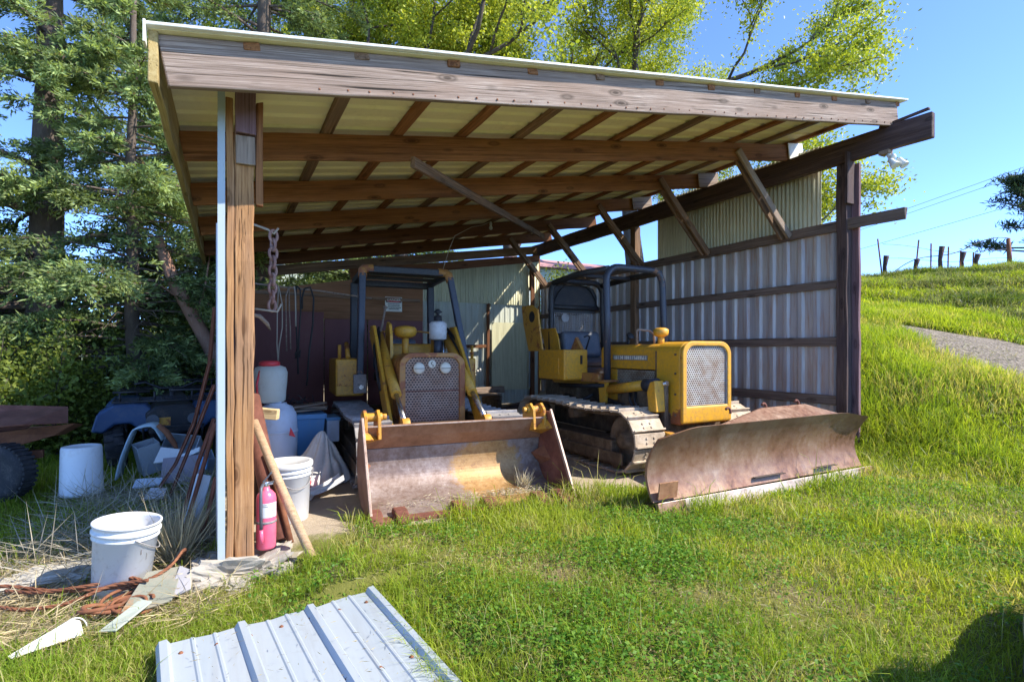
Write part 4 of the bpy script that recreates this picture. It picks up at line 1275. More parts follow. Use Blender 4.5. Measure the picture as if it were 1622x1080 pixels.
hole = MB().lathe([(.075, 0), (.085, .004), (.075, .008)], (-.866, 2.60, 1.92), 20, Matrix.Rotation(R(90), 3, 'Y')).build('shield_hole', M['dark'], dz_)
MB().prism([(2.30, 1.40), (2.36, 1.62), (2.44, 1.75), (2.86, 1.75), (2.70, 1.40)], 'x', -.55, -.53).build('inner_shield', M['yellow'], dz_, .006)
MB().bx(-.42, .30, 2.0, 2.45, 1.16, 1.30).build('seat_cushion', M['seat'], dz_, .06, seg=3)
MB().box((-.06, 2.46, 1.50), (.72, .15, .42), Matrix.Rotation(R(-10), 3, 'X')).build('seat_back', M['seat'], dz_, .07, seg=4)
MB().bx(-.42, .32, 1.96, 2.44, 1.02, 1.16).build('seat_box', M['seat'], dz_, .02)
MB().tube([(-.40, 1.85, 1.42), (-.34, 1.84, 1.60), (-.40, 1.8, 1.62), (-.47, 1.8, 1.60)], .012, 6).build('control_lever', M['dark'], dz_)
MB().prism([(1.75, 1.42), (1.90, 1.60), (2.02, 1.42)], 'x', -.55, -.50).build('console_gusset', M['orange_rust'], dz_, .004)
# rear screen and panel
MB().bx(-.45, .45, 2.76, 2.80, 1.60, 1.66).bx(-.45, .45, 2.76, 2.80, 2.02, 2.08).build('screen_frame', M['rops_black'], dz_, .006)
sc_ = MB()
for k in range(27):
    x = -.44 + k * .034
    sc_.bx(x - .004, x + .004, 2.775, 2.783, 1.66, 2.02)
for k in range(11):
    z = 1.675 + k * .034
    sc_.bx(-.45, .45, 2.784, 2.792, z - .004, z + .004)
sc_.build('rear_screen', M['pad_grey'], dz_)
MB().cyl((-.20, 2.74, 1.93), (-.20, 2.68, 1.93), .055, .07, 18).build('work_light', M['pad_grey'], dz_)
# roll-over frame
def hoop(y, xr, zt, r, mat, lean=0):
    pts = []
    pts.append((-xr - .02, y - .03, 1.02))
    pts.append((-xr, y, 1.9)); pts.append((-xr, y + lean * .8, zt - .22))
    for k in range(1, 8):
        a = math.pi - math.pi / 2 * k / 7
        pts.append((-xr + .2 + .2 * math.cos(a), y + lean, zt - .2 + .2 * math.sin(a)))
    for k in range(0, 8):
        a = math.pi / 2 - math.pi / 2 * k / 7
        pts.append((xr - .2 + .2 * math.cos(a), y + lean, zt - .2 + .2 * math.sin(a)))
    pts.append((xr, y, 1.9)); pts.append((xr + .02, y - .03, 1.02))
    return MB().tube(pts, r, 12).build('roll_hoop', mat, dz_)
hoop(1.24, .50, 2.53, .047, M['rops'], .02)
hoop(2.62, .50, 2.50, .047, M['rops_black'])
for s in (-1, 1):
    MB().tube([(s * .46, 1.26, 2.50), (s * .48, 1.9, 2.51), (s * .46, 2.62, 2.46)], .045, 10).build('side_tube', M['rops_black'], dz_)
MB().strip([(-.44 + .88 * k / 12, 2.10 + .36 * (1 - abs(2 * k / 12 - 1) ** 3.5)) for k in range(13)] , 'y', 2.66, 2.70).build('panel_edge', M['rops_black'], dz_)
MB().prism([(-.45, 2.08), (.45, 2.08), (.45, 2.30), (.38, 2.42), (.25, 2.46), (-.25, 2.46), (-.38, 2.42), (-.45, 2.30)], 'y', 2.71, 2.735).build('rear_panel', M['dark'], dz_, .01)
MB().bar((-.46, 1.9, 2.49), (.46, 1.9, 2.49), .05, .05).build('cross_bar', M['rops_black'], dz_, .008)
MB().cyl((-.47, 2.72, 2.10), (.47, 2.72, 2.10), .04, None, 12).cyl((-.47, 2.72, 1.64), (.47, 2.72, 1.64), .045, None, 12).build('rear_bar', M['rops_black'], dz_)
# left hoop mount, tilt cylinder, guard
MB().bx(-.64, -.40, 1.12, 1.36, .995, 1.02).build('hoop_mount', M['orange_rust'], dz_, .004)
MB().prism([(1.18, .72), (1.30, .72), (1.33, .99), (1.15, .99)], 'x', -.58, -.54).build('mount_bracket', M['yellow'], dz_, .004)
MB().cyl((-.56, 1.10, .90), (-.52, .50, .99), .062, None, 16).build('tilt_cylinder', M['yellow'], dz_)
MB().cyl((-.52, .49, .99), (-.50, .30, 1.01), .075, None, 16).build('cylinder_gland', M['rops'], dz_)
MB().cyl((-.50, .30, 1.01), (-.49, .15, 1.03), .028, None, 12).build('cylinder_rod', M['chrome'], dz_)
MB().prism([(.30, .70), (.33, .92), (.28, 1.04), (.20, 1.06), (.17, .70)], 'x', -.64, -.50).build('front_guard', M['yellow'], dz_, .01)
MB().bx(-.50, -.44, .18, .95, .40, 1.0).build('frame_cheek', M['grease'], dz_, .01)
MB().bx(-.46, .46, .2, 2.6, .32, .68).build('main_frame', M['grease'], dz_, .02)
MB().bx(-.44, .44, 2.0, 2.9, .60, 1.2).build('rear_housing', M['grease'], dz_, .04)
MB().tube([(-.44, 1.5, .9), (-.52, 1.35, .80), (-.50, 1.0, .72), (-.46, .7, .74)], .02, 7).tube([(-.46, 1.6, .80), (-.56, 1.75, .70), (-.52, 2.2, .76)], .022, 7).tube([(-.56, 1.2, .95), (-.62, 1.6, .92), (-.60, 2.2, .90)], .03, 8).tube([(-.52, .75, .88), (-.58, .70, .80), (-.55, .62, .66)], .018, 6).tube([(-.50, .68, .90), (-.56, .63, .78), (-.53, .55, .66)], .018, 6).build('hydraulic_hose', M['black_pl'], dz_)
for (x0, x1) in ((-.95, -.50), (.50, .95)):
    make_track(dz_, x0 - .10 * (x0 < 0), x1 - .10 * (x0 < 0), .04, 2.75, .74, M['pad'])
FR[0] = Matrix.Identity(4)
# ================================================================== LOOSE THINGS
def pail(name, label, loc, r0, r1, h, mat, tilt=(0, 0), open_top=True, ribs=True, group=None, cat='bucket', flip=False):
    t = thing(name, label, cat, loc, 0, group)
    FR[0] = Matrix.Translation(loc) @ Matrix.Rotation(tilt[0], 4, 'X') @ Matrix.Rotation(tilt[1], 4, 'Y')
    R_ = lambda z: r0 + (r1 - r0) * z / h
    pr = [(r0 * .96, 0), (r0, .008)]
    if ribs:
        zr = h * .80
        pr += [(R_(zr), zr), (R_(zr) + .009, zr + .004), (R_(zr) + .009, zr + .012), (R_(zr) + .002, zr + .02)]
        zr = h * .87
        pr += [(R_(zr) + .002, zr), (R_(zr) + .013, zr + .004), (R_(zr) + .013, zr + .016), (R_(zr) + .003, zr + .022)]
    pr += [(r1 + .003, h - .012), (r1 + .010, h - .010), (r1 + .010, h)]
    if open_top:
        pr += [(r1 - .002, h), (r1 - .005, h - .02), (r0 - .004, .012), (.001, .010)]
    MB().lathe(pr, (0, 0, 0), 48).build('shell', mat, t)
    FR[0] = Matrix.Identity(4)
    return t

b = pail('plastic_bucket', 'tall open white bucket leaning in the straw beside the rusty cables', (-.575, 4.13, -.135), .148, .175, .475, M['white_dirty'], (R(2), R(5)))
FR[0] = Matrix.Translation((-.575, 4.13, -.135)) @ Matrix.Rotation(R(2), 4, 'X') @ Matrix.Rotation(R(5), 4, 'Y')
MB().tube([(.183 * math.cos(a), .183 * math.sin(a) , .40 - .10 * math.sin((a + 1.2) / 2.6 * math.pi)) for a in [-1.2 + 2.6 * k / 14 for k in range(15)]], .0035, 6).build('bail', M['pad_grey'], b)
mk = MB()
for (a, z, da, dz2) in ((-1.35, .085, .26, .006), (-1.22, .055, .012, .055), (-.95, .30, .02, .03), (-.72, .26, .015, .04), (-.6, .38, .05, .02)):
    r = .150 + .027 * z / .475 + .0015
    vs = [(r * math.cos(a + q * da), r * math.sin(a + q * da), z + (0 if i < 3 else dz2)) for i, q in enumerate((0, .5, 1, 1, .5, 0))]
    mk.add(vs, [(0, 1, 2, 3, 4, 5)])
mk.build('scuff_mark', M['grease'], b)
FR[0] = Matrix.Identity(4)

t = thing('upturned_bucket', 'white bucket standing upside down in the shaded grass near the tyre', 'bucket', (-1.29, 6.95, -.06))
MB().lathe([(.185, 0), (.188, .02), (.182, .03), (.172, .46), (.165, .485), (.14, .49), (.13, .482), (.0, .482)], (-1.29, 6.95, -.06), 40).build('shell', mat_plain('shaded_white_plastic', (.72, .74, .76), .5, .05, 3, 0, .05, (.40, .36, .30), .3), t)

t = pail('lidded_bucket', 'white lidded bucket standing behind the leaning pole', (.465, 4.83, 0), .165, .185, .46, M['white_pl'], (0, 0), False)
FR[0] = Matrix.Translation((.465, 4.83, 0))
MB().lathe([(.197, .44), (.202, .445), (.202, .475), (.194, .485), (.17, .485), (.165, .478), (.0, .478)], (0, 0, 0), 44).build('lid', M['white_pl'], t)
MB().tube([(.20 * math.cos(a), .20 * math.sin(a), .42 - .14 * math.sin((a + 2.3) / 2.2 * math.pi)) for a in [-2.3 + 2.2 * k / 14 for k in range(15)]], .004, 6).build('bail', M['pad_grey'], t)
FR[0] = Matrix.Identity(4)

# fire extinguisher
fe = thing('fire_extinguisher', 'faded pink fire extinguisher standing on the footing against the orange post', 'extinguisher', (.262, 4.16, .015))
FR[0] = WM[fe].copy()
MB().lathe([(.060, .0), (.066, .012), (.066, .345), (.060, .375), (.040, .40), (.022, .412), (.022, .43)], (0, 0, 0), 36).build('cylinder', M['pink'], fe)
lb = MB()
vs = []; n = 12
for k in range(n + 1):
    a = R(-130) + R(110) * k / n
    for z in (.225, .325): vs.append((.0672 * math.cos(a), .0672 * math.sin(a), z))
lb.add(vs, [(2 * k, 2 * k + 2, 2 * k + 3, 2 * k + 1) for k in range(n)], True)
lbo = lb.build('paper_label', M['label'], fe)
lp = MB()
for (a0, a1, z) in ((-125, -90, .312), (-118, -80, .300), (-70, -40, .27), (-72, -44, .255)):
    vs = [(.0678 * math.cos(R(a0 + (a1 - a0) * k / 5)), .0678 * math.sin(R(a0 + (a1 - a0) * k / 5)), z + d) for k in range(6) for d in (0, .004)]
    lp.add(vs, [(2 * k, 2 * k + 2, 2 * k + 3, 2 * k + 1) for k in range(5)])
lp.build('print', M['grease'], lbo)
MB().lathe([(.0675, .18), (.069, .182), (.069, .195), (.0675, .197)], (0, 0, 0), 36).build('strap', M['pad_grey'], fe)
MB().cyl((0, 0, .43), (0, 0, .465), .02, None, 14).box((.02, 0, .452), (.05, .026, .022)).build('valve', M['chrome'], fe, .003)
MB().bar((-.02, 0, .462), (.035, -.01, .53), .024, .010).bar((-.01, 0, .45), (.05, -.01, .462), .022, .008).build('squeeze_handle', M['seat'], fe, .002)
MB().tube([(-.02, -.01, .45), (-.035, -.045, .43), (-.038, -.066, .38), (-.038, -.074, .28), (-.036, -.074, .15)], .011, 8).build('hose', M['seat'], fe)
MB().cyl((-.036, -.074, .15), (-.034, -.076, .055), .013, .016, 12).build('nozzle', M['pink'], fe)
FR[0] = Matrix.Identity(4)

po = MB().tube([(.535, 3.90, -.02), (.43, 4.12, .24), (.335, 4.32, .49), (.205, 4.58, .86)], [.030, .032, .032, .030], 14).build('wooden_pole', M['handle'])
tag(po, 'round weathered wooden pole leaning across the white lidded bucket', 'pole')
pp = MB().tube([(.36, 4.30, .0), (.19, 4.90, 1.02)], .072, 20).build('rusty_pipe', M['rust_red'])
tag(pp, 'fat rust red pipe leaning behind the fire extinguisher', 'pipe')
pp = MB().tube([(.43, 4.22, .0), (.30, 4.55, .62)], .022, 12).build('thin_rusty_pipe', M['rust'])
tag(pp, 'thin dark rusty pipe leaning between the fat pipe and the wooden pole', 'pipe')
pk = plank('cut_timber', (.22, 5.0, .885), (.40, 4.93, .865), .10, .085, M['fresh'], None, bevel=.006)
tag(pk, 'short sawn timber block with a knot beside the orange post', 'timber')
pk = plank('post_prop', (.245, 4.98, .84), (.235, 5.02, .02), .05, .08, M['greypost'], None, up=(0, 1, 0))
tag(pk, 'narrow dark board standing upright under the sawn timber block', 'board')

br = thing('plastic_drum', 'pale blue plastic drum standing behind the white lidded bucket', 'drum', (.50, 6.3, 0))
MB().lathe([(.19, 0), (.20, .02), (.205, .3), (.21, .55), (.20, .72), (.16, .80), (.10, .83), (.10, .845), (0, .845)], (.50, 6.3, 0), 36).build('shell', M['barrel'], br)
MB().lathe([(.206, .5), (.216, .51), (.216, .53), (.206, .54)], (.50, 6.3, .02), 36).build('hoop', M['barrel'], br)
sp = thing('backpack_sprayer', 'milky white sprayer tank with a red lid standing on the pale drum', 'sprayer', (.44, 6.3, .845))
tk = MB().lathe([(.12, 0), (.15, .02), (.155, .12), (.165, .22), (.17, .32), (.15, .375), (.10, .395), (.09, .40)], (0, 0, 0), 32)
tk.v = [Vector((v.x * 1.0 + .44, v.y * .75 + 6.3, v.z + .85)) for v in tk.v]
tk.build('tank', M['tank_pl'], sp)
MB().lathe([(.09, 1.24), (.105, 1.245), (.105, 1.28), (.085, 1.295), (0, 1.297)], (.43, 6.3, 0), 28).build('lid', M['red_pl'], sp)
MB().tube([(.33, 6.22, 1.19), (.30, 6.2, 1.05), (.31, 6.2, .9)], .012, 6).build('hose', M['red_pl'], sp)
MB().bx(.36, .54, 6.22, 6.4, .846, .87).build('base', M['barrel'], sp, .01)

tt = thing('storage_tote', 'blue plastic tote stacked with old boards beside the pale drum', 'tote', (.86, 6.9, 0))
MB().add([(.70, 6.7, .10), (1.02, 6.7, .10), (1.02, 7.1, .10), (.70, 7.1, .10), (.66, 6.66, .64), (1.06, 6.66, .64), (1.06, 7.14, .64), (.66, 7.14, .64)],
         [(0, 3, 2, 1), (0, 1, 5, 4), (1, 2, 6, 5), (2, 3, 7, 6), (3, 0, 4, 7), (4, 5, 6, 7)]).build('shell', M['blue_pl'], tt, .012)
MB().bx(.645, 1.075, 6.645, 7.155, .60, .66).build('rim', M['blue_pl'], tt, .01)
t2 = thing('storage_tote', 'smaller faded blue tote half hidden beside the boards', 'tote', (1.12, 7.0, 0))
MB().bx(1.09, 1.24, 6.75, 7.1, .30, .58).build('shell', M['barrel'], t2, .015)
MB().bx(1.08, 1.25, 6.74, 7.11, .56, .60).build('rim', M['blue_pl'], t2, .008)
crt = MB().bx(.62, 1.3, 6.9, 7.6, 0, .095).build('low_platform', M['oldboard'])
tag(crt, 'low dark timber platform under the blue totes', 'platform')
for k, (z, a, lab) in enumerate(((.685, 0, 'lowest old board on the blue tote'), (.715, .12, 'middle old board on the blue tote'), (.745, -.15, 'topmost old board on the blue tote, askew'))):
    p = plank('old_board', (.62, 6.82 + a, z), (1.10, 6.92 - a, z + .01), .14, .026, M['oldboard'])
    tag(p, lab, 'board')
jn = MB()
for k in range(16):
    p = Vector((random.uniform(.6, 1.0), 6.75, .78)); d = Vector((random.uniform(-.2, .2), random.uniform(-.1, .1), random.uniform(0, .12)))
    jn.tube([p, p + d * .5, p + d], .005, 5)
tag(jn.build('wire_scraps', M['dark']), 'tangle of dark wire scraps lying on the boards over the blue tote', 'wire')
vl = thing('louvre_vent', 'small grey slatted vent box on the floor before the maroon panel', 'vent', (1.42, 7.6, 0))
MB().bx(1.30, 1.54, 7.6, 7.75, .0, .62).build('box', M['grease'], vl, .005)
for k in range(4):
    MB().box((1.42, 7.59, .44 + .045 * k), (.23, .012, .035), Matrix.Rotation(R(30), 3, 'X')).build('slat', M['pad_grey'], vl)

# tarp heap and plastic channel
def crumple(name, c, size, seed, mat, label, cat):
    """a cloth heaped up: folds run down from a few peaks to a spread hem"""
    vs = []; fs = []; nr = 26; na = 96
    for i in range(nr + 1):
        r = i / nr
        for k in range(na):
            a = 2 * math.pi * k / na
            q = Vector((math.cos(a), math.sin(a), seed * 1.7))
            fold = math.sin(9 * a + 4 * mnoise.noise(q * 1.3) + 2.2 * r) * .5 + math.sin(17 * a + 5 * mnoise.noise(q * 2.1 + Vector((3, 1, r)))) * .3
            R0 = r * (1 + .16 * mnoise.noise(q * 1.5) + .10 * fold * r)
            z = (1 - r) ** .75 * (1 + .35 * mnoise.noise(Vector((r * 2 * math.cos(a), r * 2 * math.sin(a), seed)))) + .16 * fold * r ** .7 * (1 - r * .75) + .03
            vs.append(Vector((R0 * math.cos(a) * size[0] + .3 * size[0] * (1 - r) * math.sin(seed), R0 * math.sin(a) * size[1], max(.004, z * size[2]))) + Vector((c[0], c[1], 0)))
    for i in range(nr):
        for k in range(na):
            a = i * na + k; b_ = i * na + (k + 1) % na
            fs.append((a, b_, b_ + na, a + na))
    o = MB().add(vs, fs, True).build(name, mat)
    return tag(o, label, cat)
crumple('crumpled_tarp', (.86, 6.0, 0), (.34, .28, .52), 2, M['tarp'], 'crumpled dirty white tarp heaped beside the white lidded bucket', 'tarp')
crumple('red_bag', (.66, 5.55, 0), (.11, .09, .30), 9, M['red_pl'], 'small red bag squeezed between the lidded bucket and the tarp', 'bag')
rf = MB().add([(.60, 6.04, .52), (.66, 6.02, .50), (.615, 6.06, .60)], [(0, 1, 2)]).add([(.60, 6.052, .52), (.66, 6.032, .50), (.615, 6.072, .60)], [(2, 1, 0)]).build('red_rag', M['red_pl'])
tag(rf, 'small red rag against the pale blue drum', 'rag')
def channel(name, p0, p1, label, w=.11, h=.05):
    p0 = Vector(p0); p1 = Vector(p1); Bm = basis(p1 - p0)
    L = (p1 - p0).length; prof = [(-w / 2, h), (-w / 2, 0), (w / 2, 0), (w / 2, h)]
    mb = MB()
    vs = []; n = 8
    for i in range(n + 1):
        x = L * i / n; bend = .04 * math.sin(math.pi * i / n)
        for th in (0, .008):
            for (a, b_) in prof:
                k = 1 - th / (w / 2)
                vs.append(p0 + Bm @ Vector((x, a * k, b_ * 1.0 + (th if b_ == 0 else 0) - bend)))
    fs = []
    for i in range(n):
        for j in range(3):
            a = i * 8 + j; fs.append((a, a + 1, a + 9, a + 8)); a += 4; fs.append((a + 1, a, a + 8, a + 9))
        for j in (0, 3):
            a = i * 8 + j; fs.append((a, a + 8, a + 12, a + 4))
    for i in (0, n):
        a = i * 8
        for j in range(3): fs.append((a + j, a + j + 1, a + j + 5, a + j + 4))
    mb.add(vs, fs)
    return tag(mb.build(name, M['tarp'] if False else M['white_dirty']), label, 'plastic channel')
channel('plastic_channel', (.56, 5.32, .05), (1.02, 5.42, .15), 'white plastic channel lying with its bent end up by the bucket')
channel('plastic_channel', (.66, 5.28, .02), (.80, 5.62, .16), 'second white plastic channel propped crosswise on the shaded floor')

# pallets and low clutter between the machines
for k, (x, y, z, lab) in enumerate(((3.55, 9.2, .40, 'grey timber pallet on blocks behind the two machines'), (4.35, 10.1, .52, 'darker timber pallet farther back against the metal wall'))):
    p = thing('timber_pallet', lab, 'pallet', (x, y, 0))
    for j in range(5):
        plank('deck_board', (x - .6, y - .4 + j * .2, z), (x + .6, y - .4 + j * .2, z + .005), .12, .022, M['oldboard'], p)
    for j in range(3):
        plank('stringer', (x - .58 + j * .58, y - .45, z - .06), (x - .58 + j * .58, y + .45, z - .06), .05, .09, M['oldboard'], p, n=3)
        MB().bx(x - .62 + j * .58, x - .54 + j * .58, y - .4, y + .4, 0, z - .11).build('block', M['grease'], p, .01)
bx_ = thing('wooden_crate', 'low wooden crate with red rag on the floor between the two machines', 'crate', (3.55, 7.4, 0))
for j in range(3):
    plank('slat', (3.25, 7.2, .06 + j * .12), (3.9, 7.2, .06 + j * .12), .018, .09, M['oldboard'], bx_)
    plank('slat', (3.25, 7.6, .06 + j * .12), (3.9, 7.6, .06 + j * .12), .018, .09, M['oldboard'], bx_)
    plank('slat', (3.25, 7.2, .06 + j * .12), (3.25, 7.6, .06 + j * .12), .018, .09, M['oldboard'], bx_)
MB().bx(3.28, 3.88, 7.22, 7.58, .02, .30).build('contents', M['rust_red'], bx_, .03)
pk = plank('grey_beam', (2.9, 10.6, .50), (5.4, 10.5, .56), .16, .14, M['oldboard'])
tag(pk, 'long grey beam lying low before the metal back wall', 'beam')
pk = plank('grey_beam', (4.3, 9.5, .12), (6.0, 10.7, .12), .2, .22, M['greypost'])
tag(pk, 'thick dark beam on the floor behind the bulldozer', 'beam')
rg = MB()
for k in range(10):
    rg.tube([(4.75 + .06 * k, 11.6 - .02 * k, .65 + .03 * k + random.uniform(-.03, .03)), (4.8 + .06 * k, 11.55, .70 + .03 * k)], .025, 6)
tag(rg.build('rag_rope', M['tarp']), 'pale ragged rope drooping along the foot of the plain back panel', 'rope')

# ------------------------------------------------------------------ left yard
ty = thing('rusty_trailer', 'rust brown trailer bed with one black tyre standing in the shaded grass', 'trailer', (-2.05, 7.3, -.06))
FR[0] = WM[ty].copy()
bm_ = MB()
bm_.add([(-.7, -.28, .60), (.05, -.30, .66), (.66, -.10, .70), (.70, .10, .66), (.0, .55, .62), (-.7, .5, .58),
         (-.7, -.28, .44), (.05, -.30, .46), (.50, -.10, .58), (.54, .10, .56), (.0, .55, .45), (-.7, .5, .42)],
        [(0, 1, 2, 3, 4, 5), (11, 10, 9, 8, 7, 6)] + [(i, (i + 1) % 6, 6 + (i + 1) % 6, 6 + i) for i in range(6)])
bm_.build('bed', M['rust'], ty, .012)
MB().prism([(-.4, .60), (.25, .66), (.32, .72), (.20, .80), (-.3, .76), (-.4, .72)], 'y', -.05, .02).build('folded_sheet', M['rust_red'], ty, .006)
MB().add([(-.3, -.34, .70), (.3, -.36, .74), (.62, -.2, .72), (.56, .1, .86), (.0, .15, .90), (-.4, .1, .82)], [(0, 1, 2, 3, 4, 5)]).build('torn_panel', M['rust_red'], ty)
bpy.context.view_layer.update()
m_s = ty.children[-1].modifiers.new('solid', 'SOLIDIFY'); m_s.thickness = .012
wr = Matrix.Rotation(R(62), 3, 'Z') @ Matrix.Rotation(R(90), 3, 'Y')
tyr = [(.13, -.09), (.21, -.105), (.255, -.09), (.272, -.06), (.275, 0), (.272, .06), (.255, .09), (.21, .105), (.13, .09)]
w_ = MB().lathe(tyr, (.13, -.28, .27), 36, wr)
for k in range(36):
    a = 2 * math.pi * k / 36
    c = Vector((.13, -.28, .27)) + wr @ Vector((.275 * math.cos(a), .275 * math.sin(a), 0))
    w_.box(c, (.02, .025, .16), wr @ Matrix.Rotation(a, 3, 'Z'))
wo = w_.build('tyre', M['tyre'], ty)
MB().lathe([(.0, -.03), (.05, -.035), (.06, -.06), (.11, -.05), (.135, -.085), (.145, -.085), (.145, .085), (.135, .085), (.11, .06), (.05, .05), (0, .05)], (.13, -.28, .27), 28, wr).build('rim', M['rim'], wo)
MB().bar((-.6, -.1, .38), (.4, -.1, .40), .06, .08).bar((.12, -.2, .27), (.12, .5, .27), .05, .05).build('chassis', M['rust'], ty)
FR[0] = Matrix.Identity(4)

# quad bike
qb = thing('quad_bike', 'old blue quad bike with wide racks parked nose on under the fir branches', 'quad bike', (-.62, 8.55, -.06), R(6))
FR[0] = WM[qb].copy()
for s in (-1, 1):
    fp = [(.20, .70), (.30, .80), (.62, .80), (.78, .70), (.84, .48), (.72, .46), (.60, .56), (.44, .56), (.34, .44), (.22, .46)]
    fm = MB().prism([(s * a, z) for a, z in fp], 'y', -.42, .10)
    fm.build('front_fender', M['atv'], qb, .03, seg=3)
    wr = Matrix.Rotation(R(90 + s * 6), 3, 'Y')
    for (yy, nm) in ((-.18, 0), (1.05, 1)):
        w_ = MB().lathe(tyr, (s * .60, yy, .27), 32, wr)
        for k in range(32):
            a = 2 * math.pi * k / 32
            c = Vector((s * .60, yy, .27)) + wr @ Vector((.275 * math.cos(a), .275 * math.sin(a), .05 * (1 if k % 2 else -1)))
            w_.box(c, (.03, .028, .09), wr @ Matrix.Rotation(a, 3, 'Z'))
        wo = w_.build('tyre', M['tyre'], qb)
        MB().lathe([(0, -.05), (.1, -.06), (.135, -.09), (.135, .09), (.1, .06), (0, .05)], (s * .60, yy, .27), 20, wr).build('rim', M['dark'], wo)
    MB().lathe([(.0, 0), (.05, .01), (.065, .04), (.07, .06)], (s * .22, -.48, .60), 18, Matrix.Rotation(R(90), 3, 'X')).build('headlight', M['seat'], qb)
    MB().prism([(s * a, z) for a, z in [(.28, .70), (.36, .80), (.66, .80), (.76, .70), (.74, .64), (.4, .66)]], 'y', .75, 1.35).build('rear_fender', M['atv'], qb, .03, seg=3)
MB().prism([(-.26, .40), (.26, .40), (.30, .68), (.18, .78), (-.18, .78), (-.30, .68)], 'y', -.46, .3).build('front_cowl', M['dark'], qb, .03)
MB().bx(-.17, -.03, -.475, -.465, .50, .62).build('cowl_sticker', M['yellow_worn'], qb)
MB().bx(-.20, .20, .3, 1.25, .62, .86).build('seat', M['black_pl'], qb, .08, seg=4)
MB().bx(-.25, .25, -.2, 1.2, .25, .6).build('engine', M['dark'], qb, .04)
for (y0, y1, z) in ((-.55, .02, .84), (.95, 1.55, .90)):
    rk = MB()
    for x in (-.62, -.36, -.1, .16, .40, .62): rk.cyl((x, y0, z), (x, y1, z), .012, None, 8)
    for yy in (y0, (y0 + y1) / 2, y1): rk.cyl((-.62, yy, z), (.62, yy, z), .014, None, 8)
    for x in (-.55, -.2, .2, .55): rk.cyl((x, y0, z), (x, y0, z + .12), .012, None, 8)
    rk.cyl((-.62, y0, z + .12), (-.25, y0, z + .12), .013, None, 8); rk.cyl((-.05, y0, z + .13), (.62, y0, z + .12), .013, None, 8)
    for x in (-.4, .4): rk.cyl((x, (y0 + y1) / 2, z), (x, (y0 + y1) / 2, z - .16), .014, None, 8)
    rk.build('cargo_rack', M['dark'], qb)
MB().tube([(-.42, .12, 1.02), (-.30, .16, 1.04), (-.12, .12, .96), (.12, .12, .96), (.30, .16, 1.04), (.42, .12, 1.02)], .014, 8).cyl((0, .12, .96), (0, -.02, .7), .03).build('handlebar', M['dark'], qb)
MB().tube([(-.30, -.56, .34), (-.32, -.60, .52), (.32, -.60, .52), (.30, -.56, .34)], .018, 8).build('bumper', M['dark'], qb)
FR[0] = Matrix.Identity(4)

# debris heap in front of the quad bike
d_ = MB()
arch = []
for k in range(19):
    a = k / 18
    if a < .55: p = Vector((-1.0 + .13 * (a / .55) ** 1.5 , 7.15 + .2 * a, .02 + .50 * (a / .55)))
    else:
        q = (a - .55) / .45; p = Vector((-.87 + .26 * q, 7.30 + .05 * q, .52 + .03 * math.sin(math.pi * q) - .14 * max(0, q - .7) / .3))
    arch.append(p)
vs = []
for p in arch: vs += [p + Vector((-.02, -.09, 0)), p + Vector((.02, .12, .02))]
d_.add(vs, [(2 * k, 2 * k + 1, 2 * k + 3, 2 * k + 2) for k in range(18)], True)
o = d_.build('bent_plastic_sheet', mat_plain('pale_blue_plastic', (.42, .55, .62), .5, .06, 5, 0, .05, (.4, .38, .34), .3))
m_ = o.modifiers.new('solid', 'SOLIDIFY'); m_.thickness = .012
tag(o, 'pale blue plastic sheet bent into an arch before the quad bike', 'plastic sheet')
def tray(name, c, size, rot, mat, label, cat, wall=.012):
    mb = MB(); x, y, z = size
    E = (Matrix.Rotation(rot[2], 3, 'Z') @ Matrix.Rotation(rot[1], 3, 'Y') @ Matrix.Rotation(rot[0], 3, 'X'))
    def bb(cx, cy, cz, sx, sy, sz): mb.box(Vector(c) + E @ Vector((cx, cy, cz)), (sx, sy, sz), E)
    bb(0, 0, wall / 2, x, y, wall)
    for s in (-1, 1):
        bb(s * (x / 2 - wall / 2), 0, z / 2, wall, y - .002, z - .001); bb(0, s * (y / 2 - wall / 2), z / 2, x - 2 * wall - .002, wall, z - .002)
    return tag(mb.build(name, mat, None, .004), label, cat)
tray('plastic_bin', (-.72, 7.30, .05), (.22, .20, .34), (R(10), R(-14), R(20)), M['clear'], 'upright cloudy plastic bin beside the bent blue sheet', 'bin')
tray('plastic_bin', (-.42, 7.45, .18), (.36, .26, .24), (R(50), R(8), R(-15)), M['clear'], 'tipped cloudy plastic bin lying with its mouth outward', 'bin')
tray('plastic_bin', (-.30, 7.10, -.02), (.34, .30, .26), (R(12), R(4), R(8)), M['clear'], 'lowest cloudy bin in the heap, half sunk in straw', 'bin')
def slab(name, pts, th, mat, label, cat):
    P = [Vector(p) for p in pts]
    nrm = (P[1] - P[0]).cross(P[2] - P[0]).normalized() * th
    n = len(P)
    o = MB().add(P + [p + nrm for p in P], [tuple(range(n))[::-1], tuple(range(n, 2 * n))] + [(i, (i + 1) % n, n + (i + 1) % n, n + i) for i in range(n)]).build(name, mat, None, .003)
    return tag(o, label, cat)
slab('white_board', [(-.68, 7.02, .17), (-.46, 7.0, .18), (-.42, 7.12, .28), (-.62, 7.14, .32)], .015, M['white_pl'], 'bright white board tilted on the debris heap below the rack', 'board')
slab('white_board', [(-.42, 6.95, .20), (-.24, 6.9, .28), (-.23, 6.93, .33), (-.41, 6.98, .25)], .015, M['white_pl'], 'narrow white strip of board beside the bright tilted board', 'board')
slab('fallen_sheet', [(-.60, 6.75, .0), (-.22, 6.7, .0), (-.20, 6.85, .26), (-.58, 6.9, .24)], .008, mat_plain('mauve_cardboard', (.26, .22, .24), .8, .2, 5), 'large dull mauve sheet leaning at the front of the heap', 'sheet')
